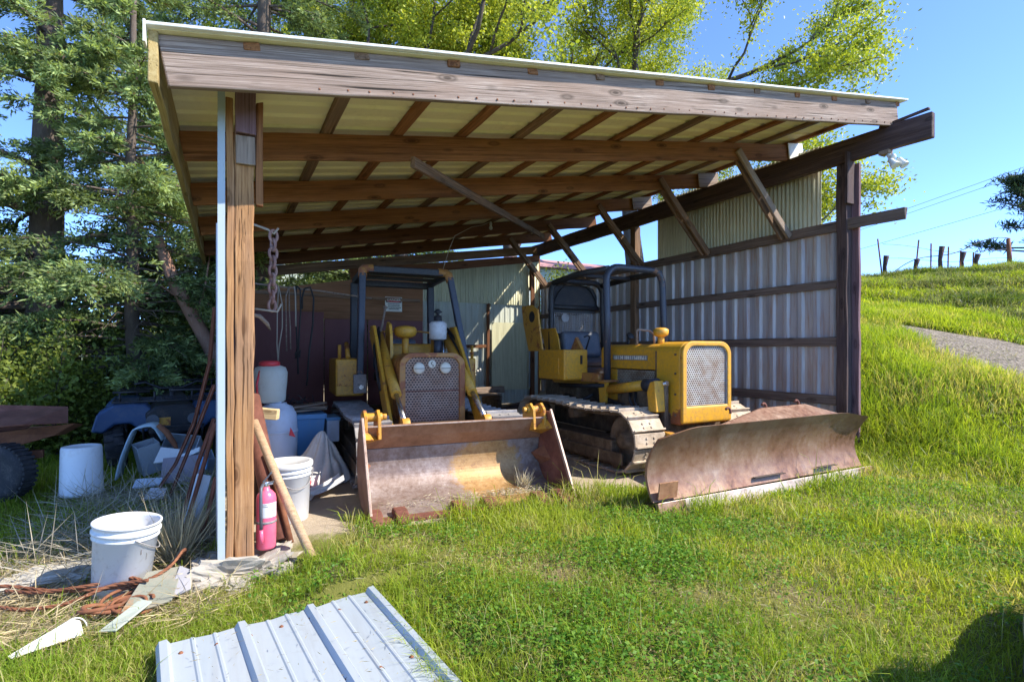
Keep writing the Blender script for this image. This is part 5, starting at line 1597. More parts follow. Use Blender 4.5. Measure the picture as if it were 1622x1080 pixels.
slab('blue_tray', [(-.82, 6.62, .0), (-.58, 6.58, .02), (-.56, 6.70, .06), (-.80, 6.74, .06)], .02, M['barrel'], 'flat light blue tray in the grass at the foot of the heap', 'tray')
slab('torn_paper', [(-.70, 6.25, -.04), (-.52, 6.2, -.03), (-.50, 6.36, .03), (-.64, 6.40, .04)], .006, M['label'], 'scrap of whitish torn paper in the dry stalks below the heap', 'paper')
slab('blue_bag', [(-.26, 6.8, .10), (-.16, 6.75, .10), (-.15, 6.8, .22), (-.25, 6.85, .24)], .03, M['blue_pl'], 'small blue bag beside the leaning rusty bars', 'bag')
rb = MB().tube([(-.66, 7.28, .56), (-.58, 7.25, .48), (-.50, 7.22, .34), (-.47, 7.2, .26), (-.46, 7.15, .08)], [.03, .035, .03, .018, .012], 8).build('rusty_bracket', M['rust'])
tag(rb, 'rusty bracket hooked over the plastic bins in the heap', 'bracket')

# rusty bars leaning on the shed corner
bars = [
    ('rusty_bar', [(-.62, 6.55, -.06), (-.40, 5.9, .34), (-.22, 5.25, .80), (-.10, 4.85, 1.30), (-.065, 4.72, 1.72)], 'longest rusty bar, curved, leaning from the debris heap to the white trim'),
    ('rusty_bar', [(-.48, 6.3, -.06), (-.24, 5.4, .62), (-.07, 4.78, 1.12)], 'second longest rusty bar, straight, behind the curved one'),
    ('rusty_bar', [(-.33, 5.0, -.08), (-.18, 4.85, .52), (-.07, 4.75, .86)], 'rusty bar with a pale edge leaning nearest the white trim'),
    ('rusty_bar', [(-.30, 4.72, -.10), (-.17, 4.66, .40), (-.06, 4.62, .84)], 'dark red bar standing in front of the grey board'),
    ('rusty_bar', [(-.19, 4.60, -.10), (-.10, 4.52, .22), (-.055, 4.48, .46)], 'shortest rusty bar at the foot of the white trim')]
for nm, pts, lab in bars:
    mb = MB()
    P = [Vector(p) for p in pts]
    for a, b_ in zip(P, P[1:]):
        d = (b_ - a).normalized() * .012
        mb.bar(a - d, b_ + d, .036, .007, (1, 0, 0)); mb.bar(a - d + Vector((0, .014, .006)), b_ + d + Vector((0, .014, .006)), .007, .03, (1, 0, 0))
    tag(mb.build(nm, M['rust_red']), lab, 'bar', 'rusty bars leaning on the shed corner')
p = plank('grey_board', (-.27, 4.82, -.09), (-.13, 4.70, .46), .10, .02, M['barrel'], None, up=(0, -1, .2))
tag(p, 'pale blue grey board leaning between the rusty bars', 'board')
p = plank('white_block', (-.64, 4.50, -.02), (-.42, 4.42, -.05), .09, .05, M['barrel'], None)
tag(p, 'small pale blue block in the straw behind the leaning bucket', 'block')

# near left scrap
def coil(mb, c, r, turns, rr, seed, zs=.05):
    random.seed(seed); pts = []
    ax = random.uniform(.7, 1.2)
    for k in range(int(turns * 18)):
        a = 2 * math.pi * k / 18
        q = r * (1 + .25 * math.sin(a * .37 + seed))
        pts.append((c[0] + q * math.cos(a) * ax, c[1] + q * .7 * math.sin(a), c[2] + zs * (1 + math.sin(a * .83 + seed)) * .6))
    mb.tube(pts, rr, 7)
cb = MB()
def cable(pts, r=.0105):
    P = [Vector(p) for p in pts]; out = []
    for i in range(len(P) - 1):
        p0 = P[max(i - 1, 0)]; p1 = P[i]; p2 = P[i + 1]; p3 = P[min(i + 2, len(P) - 1)]
        for k in range(8):
            t_ = k / 8
            out.append(.5 * ((2 * p1) + (p2 - p0) * t_ + (2 * p0 - 5 * p1 + 4 * p2 - p3) * t_ ** 2 + (3 * p1 - p0 - 3 * p2 + p3) * t_ ** 3))
    out.append(P[-1])
    # three twisted strands
    for s in range(3):
        st = []
        for i, p in enumerate(out):
            a = i * 1.25 + s * 2.094
            st.append(p + Vector((0, math.cos(a), math.sin(a))) * r * .55)
        cb.tube(st, r * .62, 6)
cable([(-1.45, 4.32, -.02), (-1.2, 4.30, -.01), (-.9, 4.12, -.03), (-.62, 3.98, -.02), (-.42, 3.92, .01), (-.30, 3.98, .05), (-.24, 4.12, .09), (-.23, 4.24, .05), (-.29, 4.28, -.02)])
cable([(-1.4, 4.1, -.06), (-1.15, 4.06, -.05), (-1.0, 3.98, -.06), (-.8, 3.93, -.05), (-.6, 3.95, .0), (-.40, 3.86, .03)])
cable([(-1.15, 4.25, -.03), (-.95, 4.1, -.02), (-.7, 4.02, .0), (-.5, 3.98, .02), (-.36, 3.86, -.03)])
coil(cb, (-.52, 3.84, -.08), .12, 3.2, .010, 3); coil(cb, (-.60, 3.74, -.08), .09, 2.5, .012, 5); coil(cb, (-.46, 3.72, -.08), .10, 3.0, .009, 8)
tag(cb.build('rusty_cable', M['rust']), 'tangle of rusty twisted steel cable lying before the white bucket', 'cable')
slab('scrap_metal_piece', [(-.52, 3.62, -.07), (-.27, 3.70, -.06), (-.23, 4.02, .02), (-.42, 3.98, .03)], .012, mat_rust('scrap_panel_paint', [(.24, .085, .03), (.27, .24, .18), (.20, .215, .17), (.34, .15, .05)], .7, .05, 3), 'grey green scrap panel stained orange beside the rusty cable', 'scrap')
slab('scrap_slate', [(-.30, 3.75, -.07), (-.18, 3.82, -.06), (-.17, 3.95, .0), (-.25, 4.0, .03)], .015, mat_plain('slate_grey', (.28, .27, .28), .7, .2), 'dark grey slab of scrap behind the orange stained panel', 'scrap')
slab('scrap_strip', [(-.58, 3.50, -.075), (-.50, 3.46, -.07), (-.36, 3.66, -.03), (-.42, 3.70, -.02)], .01, mat_plain('dusty_green', (.33, .36, .30), .8, .2), 'narrow dusty green strip of scrap under the rusty cable', 'scrap')
cw = MB().add([(-.93, 3.44, -.075), (-.90, 3.40, -.075), (-.72, 3.60, -.06), (-.66, 3.56, -.065), (-.64, 3.50, -.07), (-.70, 3.55, .01), (-.66, 3.53, .0)],
              [(0, 1, 6, 5), (0, 5, 2), (1, 4, 6), (2, 5, 6, 3), (3, 6, 4), (0, 2, 3, 4, 1)]).build('white_shard', M['tarp'], None, .006)
tag(cw, 'white tapered plastic shard lying in the grass below the cable', 'shard')
tp = MB().tube([(-.70 + .05 * math.cos(a), 3.62, -.08 + .06 * math.sin(a)) for a in [math.pi * k / 10 for k in range(11)]], .004, 6).build('wire_loop', M['tarp'])
tag(tp, 'thin pale wire loop standing in the grass beside the white shard', 'wire')

# loose roofing sheets in the foreground
def roofing(name, x0, x1, y0, y1, z, rot, mat, label, sk=0.0):
    W_ = x1 - x0
    prof = []
    n = 3
    for k in range(n + 1):
        c = x0 + .03 + (W_ - .06) * k / n
        for (d, h) in ((-.032, 0), (-.016, .026), (.016, .026), (.032, 0)):
            prof.append((c + d, h))
        if k < n:
            p_ = (W_ - .06) / n
            for f_ in (.36, .64):
                m = c + p_ * f_
                for (d, h) in ((-.012, 0), (-.005, .0055), (.005, .0055), (.012, 0)): prof.append((m + d, h))
    prof = [(x0, 0.0)] + [p for p in prof if x0 < p[0] < x1] + [(x1, 0.0)]
    ny = 16; vs = []
    for th in (0, .0015):
        for j in range(ny + 1):
            y = y0 + (y1 - y0) * j / ny
            for (x, h) in prof:
                sag = .012 * math.sin(y * 2.1 + x) + .008 * math.sin(x * 5 + y)
                xx = x + sk * (y - y1)
                vs.append((xx, y + (0.0 if 0 < j < ny else .008 * math.sin(x * 23)), z + h + sag + th))
    n = len(prof); N2 = n * (ny + 1); fs = []
    for j in range(ny):
        for i in range(n - 1):
            a = j * n + i
            fs += [(a, a + 1, a + n + 1, a + n), (N2 + a + 1, N2 + a, N2 + a + n, N2 + a + n + 1)]
        fs += [(j * n, j * n + n, N2 + j * n + n, N2 + j * n), (j * n + n - 1, N2 + j * n + n - 1, N2 + j * n + 2 * n - 1, j * n + 2 * n - 1)]
    for i in range(n - 1):
        fs += [(i, N2 + i, N2 + i + 1, i + 1), (ny * n + i, ny * n + i + 1, N2 + ny * n + i + 1, N2 + ny * n + i)]
    W = Matrix.Rotation(rot, 4, 'Z')
    c = Vector(((x0 + x1) / 2, y1, 0))
    W = Matrix.Translation(c) @ W @ Matrix.Translation(-c)
    mb = MB().add([W @ Vector(v) for v in vs], fs)
    o = mb.build(name, mat)
    for yy in (y1 - .12, y1 - .75, y1 - 1.4):
        sm = MB()
        for k in range(7):
            xx = x0 + .10 + (W_ - .2) * k / 6
            p = W @ Vector((xx, yy + .01 * math.sin(k * 5), z + .022 * 0 + .012 * math.sin(yy * 2.1 + xx) + .008 * math.sin(xx * 5 + yy)))
            sm.lathe([(.011, 0), (.011, .004), (.006, .005), (.006, .009)], p, 10)
        sm.build('screw_row', M['rust'], o)
    return tag(o, label, 'roofing sheet', None)
roofing('roofing_sheet', -.30, .81, .6, 3.20, -.06, R(6.5), M['newsheet'], 'upper loose sheet of pale ribbed metal roofing lying in the grass')
roofing('roofing_sheet', -.52, .45, .5, 2.93, -.115, R(9), M['newsheet'], 'lower loose roofing sheet peeping out from under the upper one')

# vehicle standing mostly outside the frame
vh = thing('utility_vehicle', 'grey blue utility vehicle with rounded mirror and bumper at the edge of the lawn', 'vehicle', (3.52, .64, 0), R(12))
FR[0] = WM[vh].copy()
def blob(name, c, s, mat, par, e=.75, rot=None):
    bm = bmesh.new(); bmesh.ops.create_icosphere(bm, subdivisions=4, radius=1.0); vs = []
    for v in bm.verts:
        q = Vector([math.copysign(abs(a) ** e, a) for a in v.co]); q = Vector((q.x * s[0], q.y * s[1], q.z * s[2]))
        if rot is not None: q = rot @ q
        vs.append(q + Vector(c))
    fs = [[v.index for v in f.verts] for f in bm.faces]; bm.free()
    return MB().add(vs, fs, True).build(name, mat, par)
blob('lobe', (-.56, .30, .56), (.22, .10, .09), M['vehicle'], vh, .8)  # rounded end of the body, shaped small so it casts little shadow
MB().tube([(-.45, .28, .55), (.1, .22, .50), (.5, .1, .40)], .02, 8).build('lobe_arm', M['dark'], vh)  # stalk added to carry the small rounded end
blob('bumper', (-.14, .30, .27), (.66, .15, .10), M['vehicle'], vh, .7)
blob('skid_guard', (-.14, .30, .10), (.63, .15, .09), M['vehicle'], vh, .7)
blob('hood', (1.35, -.35, .52), (.60, .45, .12), M['vehicle'], vh, .6)
blob('body', (1.4, -.4, .40), (.75, .42, .2), M['vehicle'], vh, .6)
for (x, y) in ((.1, .0), (1.2, .0), (.1, -.75), (1.2, -.75)):
    wr = Matrix.Rotation(R(90), 3, 'X')
    w_ = MB().lathe(tyr, (x, y, .275), 28, wr).build('tyre', M['tyre'], vh)
    MB().lathe([(0, -.05), (.1, -.06), (.135, -.09), (.135, .09), (.1, .06), (0, .05)], (x, y, .275), 20, wr).build('rim', M['rim'], w_)
FR[0] = Matrix.Identity(4)

# ------------------------------------------------------------------ hilltop fence
fp = [(1388, 30.0), (1402, 31), (1449, 30.6), (1449.5, 30.2), (1474, 30.2), (1491, 29.8), (1501, 29.4), (1520, 29), (1524, 28.8), (1541, 28.4), (1546, 28.2), (1600, 26.5)]
fence_xy = [(19.46, 9.98, 'steel'), (19.54, 9.94, 'stub'), (20.42, 9.47, 'steel'), (20.45, 9.45, 'stub'), (20.88, 9.22, 'steel'), (21.18, 9.06, 'stub'), (21.39, 8.95, 'steel'), (21.74, 8.76, 'steel'), (21.82, 8.72, 'stub'), (22.13, 8.55, 'steel'), (22.24, 8.49, 'stub'), (23.23, 7.96, 'tall')]
heads = []
steel_lab = ['leaning rusty steel post, farthest along the hilltop fence', 'tilted steel post beside a weathered stub halfway along the hilltop fence', 'straight steel post before the forked wooden stub', 'steel post just past the forked wooden stub', 'short steel post beside a thick wooden stub near the pine', 'shortest steel post close to the dark brush by the pine']
stub_lab = ['pale wooden stub beside the farthest leaning steel post', 'low wooden stub at the foot of the tilted steel post', 'tallest wooden stub with a forked top on the fence line', 'thick wooden stub next to a short steel post', 'low wooden stub nearest the pine']
si = wi = 0
fence_posts = []
for (x, y, kd) in fence_xy:
    z = float(hgt(x, y))
    if kd == 'steel':
        lean = [-.22, .16, .02, .03, .04, .02][si]
        h_ = [1.35, 1.15, 1.0, .85, .68, .6][si]
        o = MB().bar((x, y, z - .1), (x, y - lean * .7, z + h_), .035, .035, (0, 1, 0)).build('steel_post', M['rust'])
        tag(o, steel_lab[si], 'fence post', 'steel posts of the hilltop fence'); si += 1
    elif kd == 'stub':
        h_ = [.75, .52, .88, .65, .54][wi]
        o = MB().tube([(x, y, z - .1), (x + .02, y + .03, z + h_ * .5), (x, y - .04, z + h_)], [.075, .06, .085], 9).build('wooden_stub', M['greypost'])
        tag(o, stub_lab[wi], 'fence post', 'wooden stubs of the hilltop fence'); wi += 1
    else:
        h_ = .95
        o = MB().tube([(x, y, z - .1), (x, y + .05, z + h_)], [.075, .06], 9).build('corner_post', M['rust'])
        tag(o, 'thick rusty corner post beside the pine on the hilltop', 'fence post')
    fence_posts.append((x, y, z, h_))
wmb = []
def hang(p0, p1, sag, r, name, label, wob=0.0, n=24):
    P = []
    for k in range(n + 1):
        t_ = k / n; p = Vector(p0).lerp(Vector(p1), t_); p.z -= sag * 4 * t_ * (1 - t_) - wob * math.sin(t_ * 9)
        P.append(p)
    tag(MB().tube(P, r, 5).build(name, M['wire']), label, 'wire', 'wires of the hilltop fence')
hz = lambda i, f: (fence_posts[i][0], fence_posts[i][1], fence_posts[i][2] + fence_posts[i][3] * f)
hang((19.7, 9.85, hz(0, .1)[2]), hz(11, .95), -.22, .014, 'barbed_wire', 'thick dark wire swooping from the grass up to the corner post', .12)
hang(hz(0, .85), hz(11, .55), .10, .007, 'barbed_wire', 'middle thin wire strung along the hilltop posts', .05)
hang(hz(0, .5), hz(11, .3), .08, .007, 'barbed_wire', 'lowest thin wire strung along the hilltop posts', .04)
for (z0, z1, lab) in ((9.4, 13.3, 'upper power line crossing the sky above the hilltop'), (9.1, 12.9, 'middle power line crossing the sky above the hilltop'), (7.9, 11.0, 'lowest power line crossing the sky above the hilltop')):
    P = [Vector((38, 24, z0)).lerp(Vector((42, 8, z1)), k / 10) for k in range(11)]
    P = [P[0] + (P[0] - P[-1])] + P + [P[-1] + (P[-1] - P[0])]
    tag(MB().tube(P, .012, 5).build('power_line', M['wire']), lab, 'power line', 'power lines over the hill')

# green mesh fence behind the yard
gf = MB()
for k in range(46):
    x = -6.5 + k * .16
    gf.cyl((x, 10.9 + .02 * math.sin(k), -.1), (x, 10.9, 1.35), .004, None, 5)
for k in range(10):
    z = .05 + k * .14
    gf.cyl((-6.6, 10.905, z), (.8, 10.905, z + .02 * math.sin(k)), .004, None, 5)
tag(gf.build('wire_mesh_fence', M['greenwire']), 'green welded wire mesh fence among the shrubs behind the quad bike', 'fence')
# ================================================================== VEGETATION
def rot_about(d, ax, a):
    return Quaternion(ax, a) @ d

def fir(name, label, base, H, r0, crown_z0, reach, n_br, needles, seed, lean=(0, 0), bare=0, group='firs beyond the yard', tone=1.0, low=1.3, size=1.0):
    """Douglas fir: tapered trunk with drooping limbs; needles as many narrow leaflets along the twigs"""
    rd = np.random.default_rng(seed); random.seed(seed)
    t = thing(name, label, 'tree', base, 0, group)
    base = Vector(base)
    ax = lambda z: base + Vector((lean[0] * z, lean[1] * z, z))
    tr = MB()
    tr.tube([ax(z) + Vector((rd.normal() * .02, rd.normal() * .02, 0)) for z in np.linspace(-.3, H, 14)], [r0 * (1.25 if k == 0 else 1 - .9 * k / 13) for k in range(14)], 14)
    C = []
    for b in range(n_br):
        f = rd.random() ** low
        z = crown_z0 + (H - crown_z0) * f
        az = rd.uniform(0, 2 * np.pi)
        L = reach * (1 - .80 * f) * rd.uniform(.6, 1.12)
        d = Vector((math.cos(az), math.sin(az), rd.uniform(-.05, .40)))
        p = ax(z); pts = [p]; n = 7
        for k in range(n):
            d = (d + Vector((rd.normal() * .09, rd.normal() * .09, -.085 + (.10 if k > 4 else 0)))).normalized()
            p = p + d * L / n; pts.append(p)
        rb = max(.012, r0 * .20 * (1 - .6 * f))
        tr.tube(pts, [rb * (1 - .85 * k / n) for k in range(n + 1)], 6)
        nt = int(8 + L * 8)
        for q in range(nt):
            s = rd.uniform(.22, 1.0); i = min(int(s * n), n - 1); fr = s * n - i
            p0 = pts[i].lerp(pts[i + 1], fr); bd = (pts[i + 1] - pts[i]).normalized()
            side = bd.cross(Vector((0, 0, 1))).normalized() * (1 if q % 2 else -1)
            td = (bd * rd.uniform(.5, 1.0) + side * rd.uniform(.4, 1.0) + Vector((0, 0, rd.uniform(-.5, .35)))).normalized()
            tl = L * (.32 * (1.05 - .6 * s)) * rd.uniform(.6, 1.25) + .14
            C.append((*p0, *td, tl))
    tr.build('trunk', M['bark'], t)
    C = np.array(C)
    per = max(4, int(needles / len(C)))
    n = per * len(C)
    idx = np.repeat(np.arange(len(C)), per)
    s = rd.random(n) ** .75
    tw = C[idx]
    droop = np.zeros((n, 3)); droop[:, 2] = -.2 * tw[:, 6] * s ** 2
    # each twig carries several side sprays; needles cluster on them
    P = tw[:, :3] + tw[:, 3:6] * (tw[:, 6] * s)[:, None] + droop
    side = unit(np.cross(tw[:, 3:6], np.array([0, 0, 1.0])))
    spray = rd.integers(-4, 5, n) / 4.0 + rd.normal(size=n) * .06
    w = spray * .22 * tw[:, 6] * (1.1 - s * .7)
    P = P + side * w[:, None] + rd.normal(size=(n, 3)) * .022
    dirs = tw[:, 3:6] * rd.uniform(.5, 1.1, (n, 1)) + side * (np.sign(w) * rd.uniform(.1, .9, n))[:, None] + rd.normal(size=(n, 3)) * np.array([.3, .3, .45])
    shade = rd.uniform(.75, 1.25, n) * (.65 + .7 * np.repeat(rd.random(len(C)), per))
    tipk = np.clip((s - .45) * 2, 0, 1)[:, None]
    colr = (np.array([.12, .175, .072]) * (1 - tipk) + np.array([.30, .38, .15]) * tipk) * shade[:, None] * tone
    dead = rd.random(n) < .025
    colr[dead] = np.array([.15, .11, .07])
    leaf_quads('crown', P, dirs, rd.uniform(.06, .12, n) * size, rd.uniform(.018, .034, n) * size, colr, M['needle'], t)
    if bare:
        bt = MB()
        for b in range(bare):
            z = rd.uniform(.6, crown_z0 + 2.5); az = rd.uniform(0, 6.28); p = ax(z); d = Vector((math.cos(az), math.sin(az), rd.uniform(-.2, .2))); L = rd.uniform(.6, 2.0)
            pts = [p]
            for k in range(5):
                d = (d + Vector(rd.normal(size=3)) * .14 + Vector((0, 0, -.04))).normalized(); p = p + d * L / 5; pts.append(p)
            bt.tube(pts, [.018 * (1 - .8 * k / 5) for k in range(6)], 5)
            for q in range(4):
                i = 1 + q; d2 = (d + Vector(rd.normal(size=3)) * .7).normalized()
                bt.tube([pts[i], pts[i] + d2 * .25, pts[i] + d2 * .4 + Vector((0, 0, -.08))], .006, 4)
        bt.build('dead_twigs', M['bark'], t)
    return t

def broadleaf(name, label, base, H, r0, spread, leaves, seed, cols, lean=(0, 0), first=.35, cat='tree', group=None, bark='bark_oak', depth=5, leaf=(.10, .06), clump=.34, sub=3):
    rd = np.random.default_rng(seed); random.seed(seed)
    t = thing(name, label, cat, base, 0, group)
    tr = MB(); tips = []
    def grow(p, d, L, r, lev):
        pts = [p]; n = 4
        for k in range(n):
            d = (d + Vector(rd.normal(size=3)) * (.16 if lev else .07) + Vector((0, 0, .03))).normalized()
            p = p + d * L / n; pts.append(p)
            if lev >= 3: tips.append((*p, lev))
        tr.tube(pts, [r * (1 - .38 * k / n) for k in range(n + 1)], 8 if lev < 2 else 5)
        if lev >= depth:
            tips.append((*p, lev)); return
        m = sub if lev else sub + 1
        for q in range(m):
            a = rd.uniform(.35, .95) if q or lev == 0 else rd.uniform(.05, .3)
            axv = d.orthogonal().normalized(); axv = Quaternion(d, rd.uniform(0, 6.28)) @ axv
            nd = Quaternion(axv, a) @ d
            nd = (nd + Vector((nd.x, nd.y, 0)) * spread * .2).normalized()
            grow(pts[rd.integers(2, 5)] if q else p, nd, L * rd.uniform(.62, .85), r * rd.uniform(.45, .62), lev + 1)
    grow(Vector(base) - Vector((0, 0, .2)), Vector((lean[0], lean[1], 1)).normalized(), H * first, r0, 0)
    tr.build('trunk', M[bark], t)
    tp = np.array(tips)
    per = max(3, leaves // len(tp)); n = per * len(tp)
    idx = np.repeat(np.arange(len(tp)), per)
    P = tp[idx, :3] + rd.normal(size=(n, 3)) * clump * np.array([1, 1, .75]) * rd.uniform(.3, 1.0, (n, 1))
    dirs = rd.normal(size=(n, 3)) + np.array([0, 0, -.2])
    cA, cB = np.array(cols[0]), np.array(cols[1])
    k = np.clip(np.repeat(rd.random(len(tp)), per) * .7 + rd.random(n) * .4, 0, 1)[:, None]
    colr = (cA * (1 - k) + cB * k) * rd.uniform(.8, 1.2, (n, 1))
    leaf_quads('crown', P, dirs, rd.uniform(.7, 1.3, n) * leaf[0], rd.uniform(.7, 1.2, n) * leaf[1], colr, M['leaf'], t, None, .06)
    return t

def shrub(name, label, base, size, leaves, seed, cols, group='shrubs along the wire fence', leaf=(.07, .045), twigs=26):
    rd = np.random.default_rng(seed); random.seed(seed)
    t = thing(name, label, 'shrub', base, 0, group)
    st = MB(); tips = []
    for q in range(twigs):
        az = rd.uniform(0, 6.28); d = Vector((math.cos(az) * rd.uniform(.1, .8), math.sin(az) * rd.uniform(.1, .8), 1)).normalized()
        p = Vector(base) + Vector((rd.normal() * size[0] * .35, rd.normal() * size[1] * .3, -.1)); pts = [p]; L = size[2] * rd.uniform(.6, 1.1)
        for k in range(6):
            d = (d + Vector(rd.normal(size=3)) * .16 + Vector((math.cos(az), math.sin(az), -.1)) * .05).normalized(); p = p + d * L / 6; pts.append(p)
            tips.append(tuple(p))
            for z in range(2):
                d2 = (d + Vector(rd.normal(size=3)) * .7).normalized(); e = p + d2 * L * .14; tips.append(tuple(e)); st.tube([p, e], [.006, .002], 4)
        st.tube(pts, [.014 * (1 - .8 * k / 6) for k in range(7)], 5)
    st.build('stems', M['bark_oak'], t)
    tp = np.array(tips); per = max(3, leaves // len(tp)); n = per * len(tp); idx = np.repeat(np.arange(len(tp)), per)
    P = tp[idx] + rd.normal(size=(n, 3)) * .11
    P[:, 2] = np.maximum(P[:, 2], base[2] + .02)
    k = np.clip(np.repeat(rd.random(len(tp)), per) * .7 + rd.random(n) * .4, 0, 1)[:, None]
    colr = (np.array(cols[0]) * (1 - k) + np.array(cols[1]) * k) * rd.uniform(.75, 1.25, (n, 1))
    leaf_quads('foliage', P, rd.normal(size=(n, 3)) + np.array([0, 0, .1]), rd.uniform(.7, 1.3, n) * leaf[0], rd.uniform(.7, 1.2, n) * leaf[1], colr, M['leaf'], t, None, .05)
    return t

# firs at the left
fir('fir_tree', 'big fir with a thick bare trunk showing between its boughs', (-2.75, 12.0, -.1), 17, .30, 1.1, 3.6, 130, 160000, 11, (.01, 0), 26, low=1.2)
fir('fir_tree', 'young fir with bright drooping boughs right beside the low shed eave', (-1.35, 10.9, -.1), 10, .13, 1.2, 2.4, 105, 115000, 12, (0, .01), 18, low=1.1)
fir('fir_tree', 'tall fir rising straight behind the low corner of the shed roof', (.9, 15.2, -.1), 20, .30, 2.4, 4.2, 160, 150000, 13, (0, 0), 8, tone=.95, low=1.0, size=1.3)
fir('fir_tree', 'farther dark fir behind the thick trunked one', (-6.8, 17.5, -.3), 9, .22, .8, 3.6, 110, 90000, 14, (0, 0), 10, tone=.9, size=1.4)
fir('fir_tree', 'fir at the far back next to the leafy oaks', (4.3, 21.0, .5), 20, .30, 3.0, 4.8, 160, 130000, 15, (0, 0), 0, tone=1.0, low=.9, size=1.5)
fir('fir_tree', 'small bushy fir at the very edge of the photo beyond the trailer', (-5.0, 12.2, -.2), 10, .14, .5, 2.8, 130, 120000, 16, (0, 0), 8, tone=1.0, size=1.1)
# oaks behind the roof
OAK = ((.16, .23, .022), (.49, .52, .065))
broadleaf('oak_tree', 'spring green oak with a dark crooked trunk rising behind the beam end of the roof', (12.4, 14.2, 3.0), 15.5, .36, .85, 100000, 23, OAK, (.03, .0), .30, group='spring green oaks behind the shed', depth=5, leaf=(.10, .065), clump=.31)
broadleaf('oak_tree', 'broad yellow green oak behind the middle of the roof', (10.2, 18.5, 2.5), 18, .34, .9, 100000, 31, OAK, (-.05, .0), .30, group='spring green oaks behind the shed', depth=5, leaf=(.11, .07), clump=.35)
broadleaf('oak_tree', 'yellow green oak standing next to the far back fir', (5.6, 17.6, 1.5), 16, .28, .9, 85000, 35, OAK, (-.02, .0), .34, group='spring green oaks behind the shed', depth=5, leaf=(.105, .07), clump=.33)
broadleaf('oak_tree', 'slender oak with sparse low leaves just past the end of the beam', (13.0, 9.7, 2.3), 5.8, .12, .2, 19000, 44, OAK, (-.02, 0), .30, group='spring green oaks behind the shed', depth=5, leaf=(.09, .06), clump=.26)
# leaning bare trunk by the left wall
lt = thing('leaning_trunk', 'reddish bare trunk leaning away from the shed wall into the fir branches', 'tree', (-.05, 10.6, -.1))
MB().tube([(.1, 10.4, .3), (-.05, 10.5, 1.1), (-.35, 10.6, 1.75), (-.72, 10.7, 2.5), (-1.0, 10.9, 3.3)], [.12, .115, .11, .10, .08], 14).tube([(-.45, 10.62, 1.9), (-.3, 10.5, 2.4), (-.2, 10.4, 3.1)], [.03, .02, .008], 6).tube([(-.6, 10.65, 2.25), (-.95, 10.6, 2.5), (-1.3, 10.5, 2.5)], [.025, .016, .006], 6).build('trunk', M['bark_red'], lt)
# shrubs
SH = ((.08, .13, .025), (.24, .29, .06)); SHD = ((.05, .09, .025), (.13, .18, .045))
sh = [
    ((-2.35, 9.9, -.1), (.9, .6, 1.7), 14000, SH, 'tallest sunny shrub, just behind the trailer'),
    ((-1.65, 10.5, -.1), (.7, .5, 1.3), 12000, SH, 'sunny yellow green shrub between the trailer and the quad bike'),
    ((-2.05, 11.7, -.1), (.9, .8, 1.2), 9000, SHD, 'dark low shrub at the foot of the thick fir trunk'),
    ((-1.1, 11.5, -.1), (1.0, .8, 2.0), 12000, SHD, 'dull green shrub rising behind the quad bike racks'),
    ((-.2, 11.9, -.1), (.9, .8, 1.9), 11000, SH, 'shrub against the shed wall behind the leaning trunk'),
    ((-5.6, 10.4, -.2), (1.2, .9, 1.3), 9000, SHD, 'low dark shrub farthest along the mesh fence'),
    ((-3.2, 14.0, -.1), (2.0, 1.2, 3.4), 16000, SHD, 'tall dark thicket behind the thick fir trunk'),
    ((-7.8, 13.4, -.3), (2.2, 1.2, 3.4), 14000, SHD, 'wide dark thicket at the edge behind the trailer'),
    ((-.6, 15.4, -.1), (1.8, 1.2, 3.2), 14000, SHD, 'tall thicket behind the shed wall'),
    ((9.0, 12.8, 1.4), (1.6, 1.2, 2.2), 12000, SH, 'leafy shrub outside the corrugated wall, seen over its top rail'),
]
for k, (b_, s_, n_, c_, lab) in enumerate(sh):
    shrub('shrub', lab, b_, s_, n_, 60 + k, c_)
# far wood
rd = np.random.default_rng(77)
n = 60000
cx = np.concatenate([rd.uniform(-26, 12, 60)]); cy = np.concatenate([rd.uniform(24, 34, 60)]); cz = rd.uniform(0, 3.5, 60)
ii = rd.integers(0, 60, n); v_ = unit(rd.normal(size=(n, 3)))
P = np.stack([cx[ii], cy[ii], cz[ii]], 1) + v_ * rd.uniform(.5, 1, (n, 1)) ** .5 * np.array([2.4, 2.0, 2.2])
P[:, 2] = np.maximum(P[:, 2], -1)
colr = np.array([.05, .09, .03]) * rd.uniform(.6, 1.6, (n, 1)) * (0.7 + .6 * rd.random(60))[ii][:, None]
fw = leaf_quads('far_wood', P, rd.normal(size=(n, 3)), .36, .22, colr, M['leaf'])
fw['kind'] = 'stuff'
# pine on the hilltop
pz = thing('pine_tree', 'dark pine standing on the hilltop at the edge of the sky', 'tree', (26.8, 8.4, float(hgt(26.8, 8.4))))
rd = np.random.default_rng(5)
b0 = Vector((26.8, 8.4, float(hgt(26.8, 8.4)) - .4)); tr = MB(); tips = []
tr.tube([b0 - Vector((0, 0, .3)), b0 + Vector((0, 0, 2.6)), b0 + Vector((.1, .1, 4.6))], [.14, .10, .03], 8)
for k in range(34):
    z = rd.uniform(.6, 4.4); a = rd.uniform(0, 6.28); L = (2.3 - .35 * z) * rd.uniform(.5, 1.1); p = b0 + Vector((0, 0, z)); e = p + Vector((math.cos(a) * L, math.sin(a) * L, .3)); tr.tube([p, (p + e) / 2 + Vector((0, 0, -.05)), e], [.04, .03, .012], 5)
    for q in range(3): tips.append(p.lerp(e, .6 + .2 * q))
tr.build('trunk', M['bark'], pz)
tp = np.array([tuple(t_) for t_ in tips]); ii = np.repeat(np.arange(len(tp)), 60)
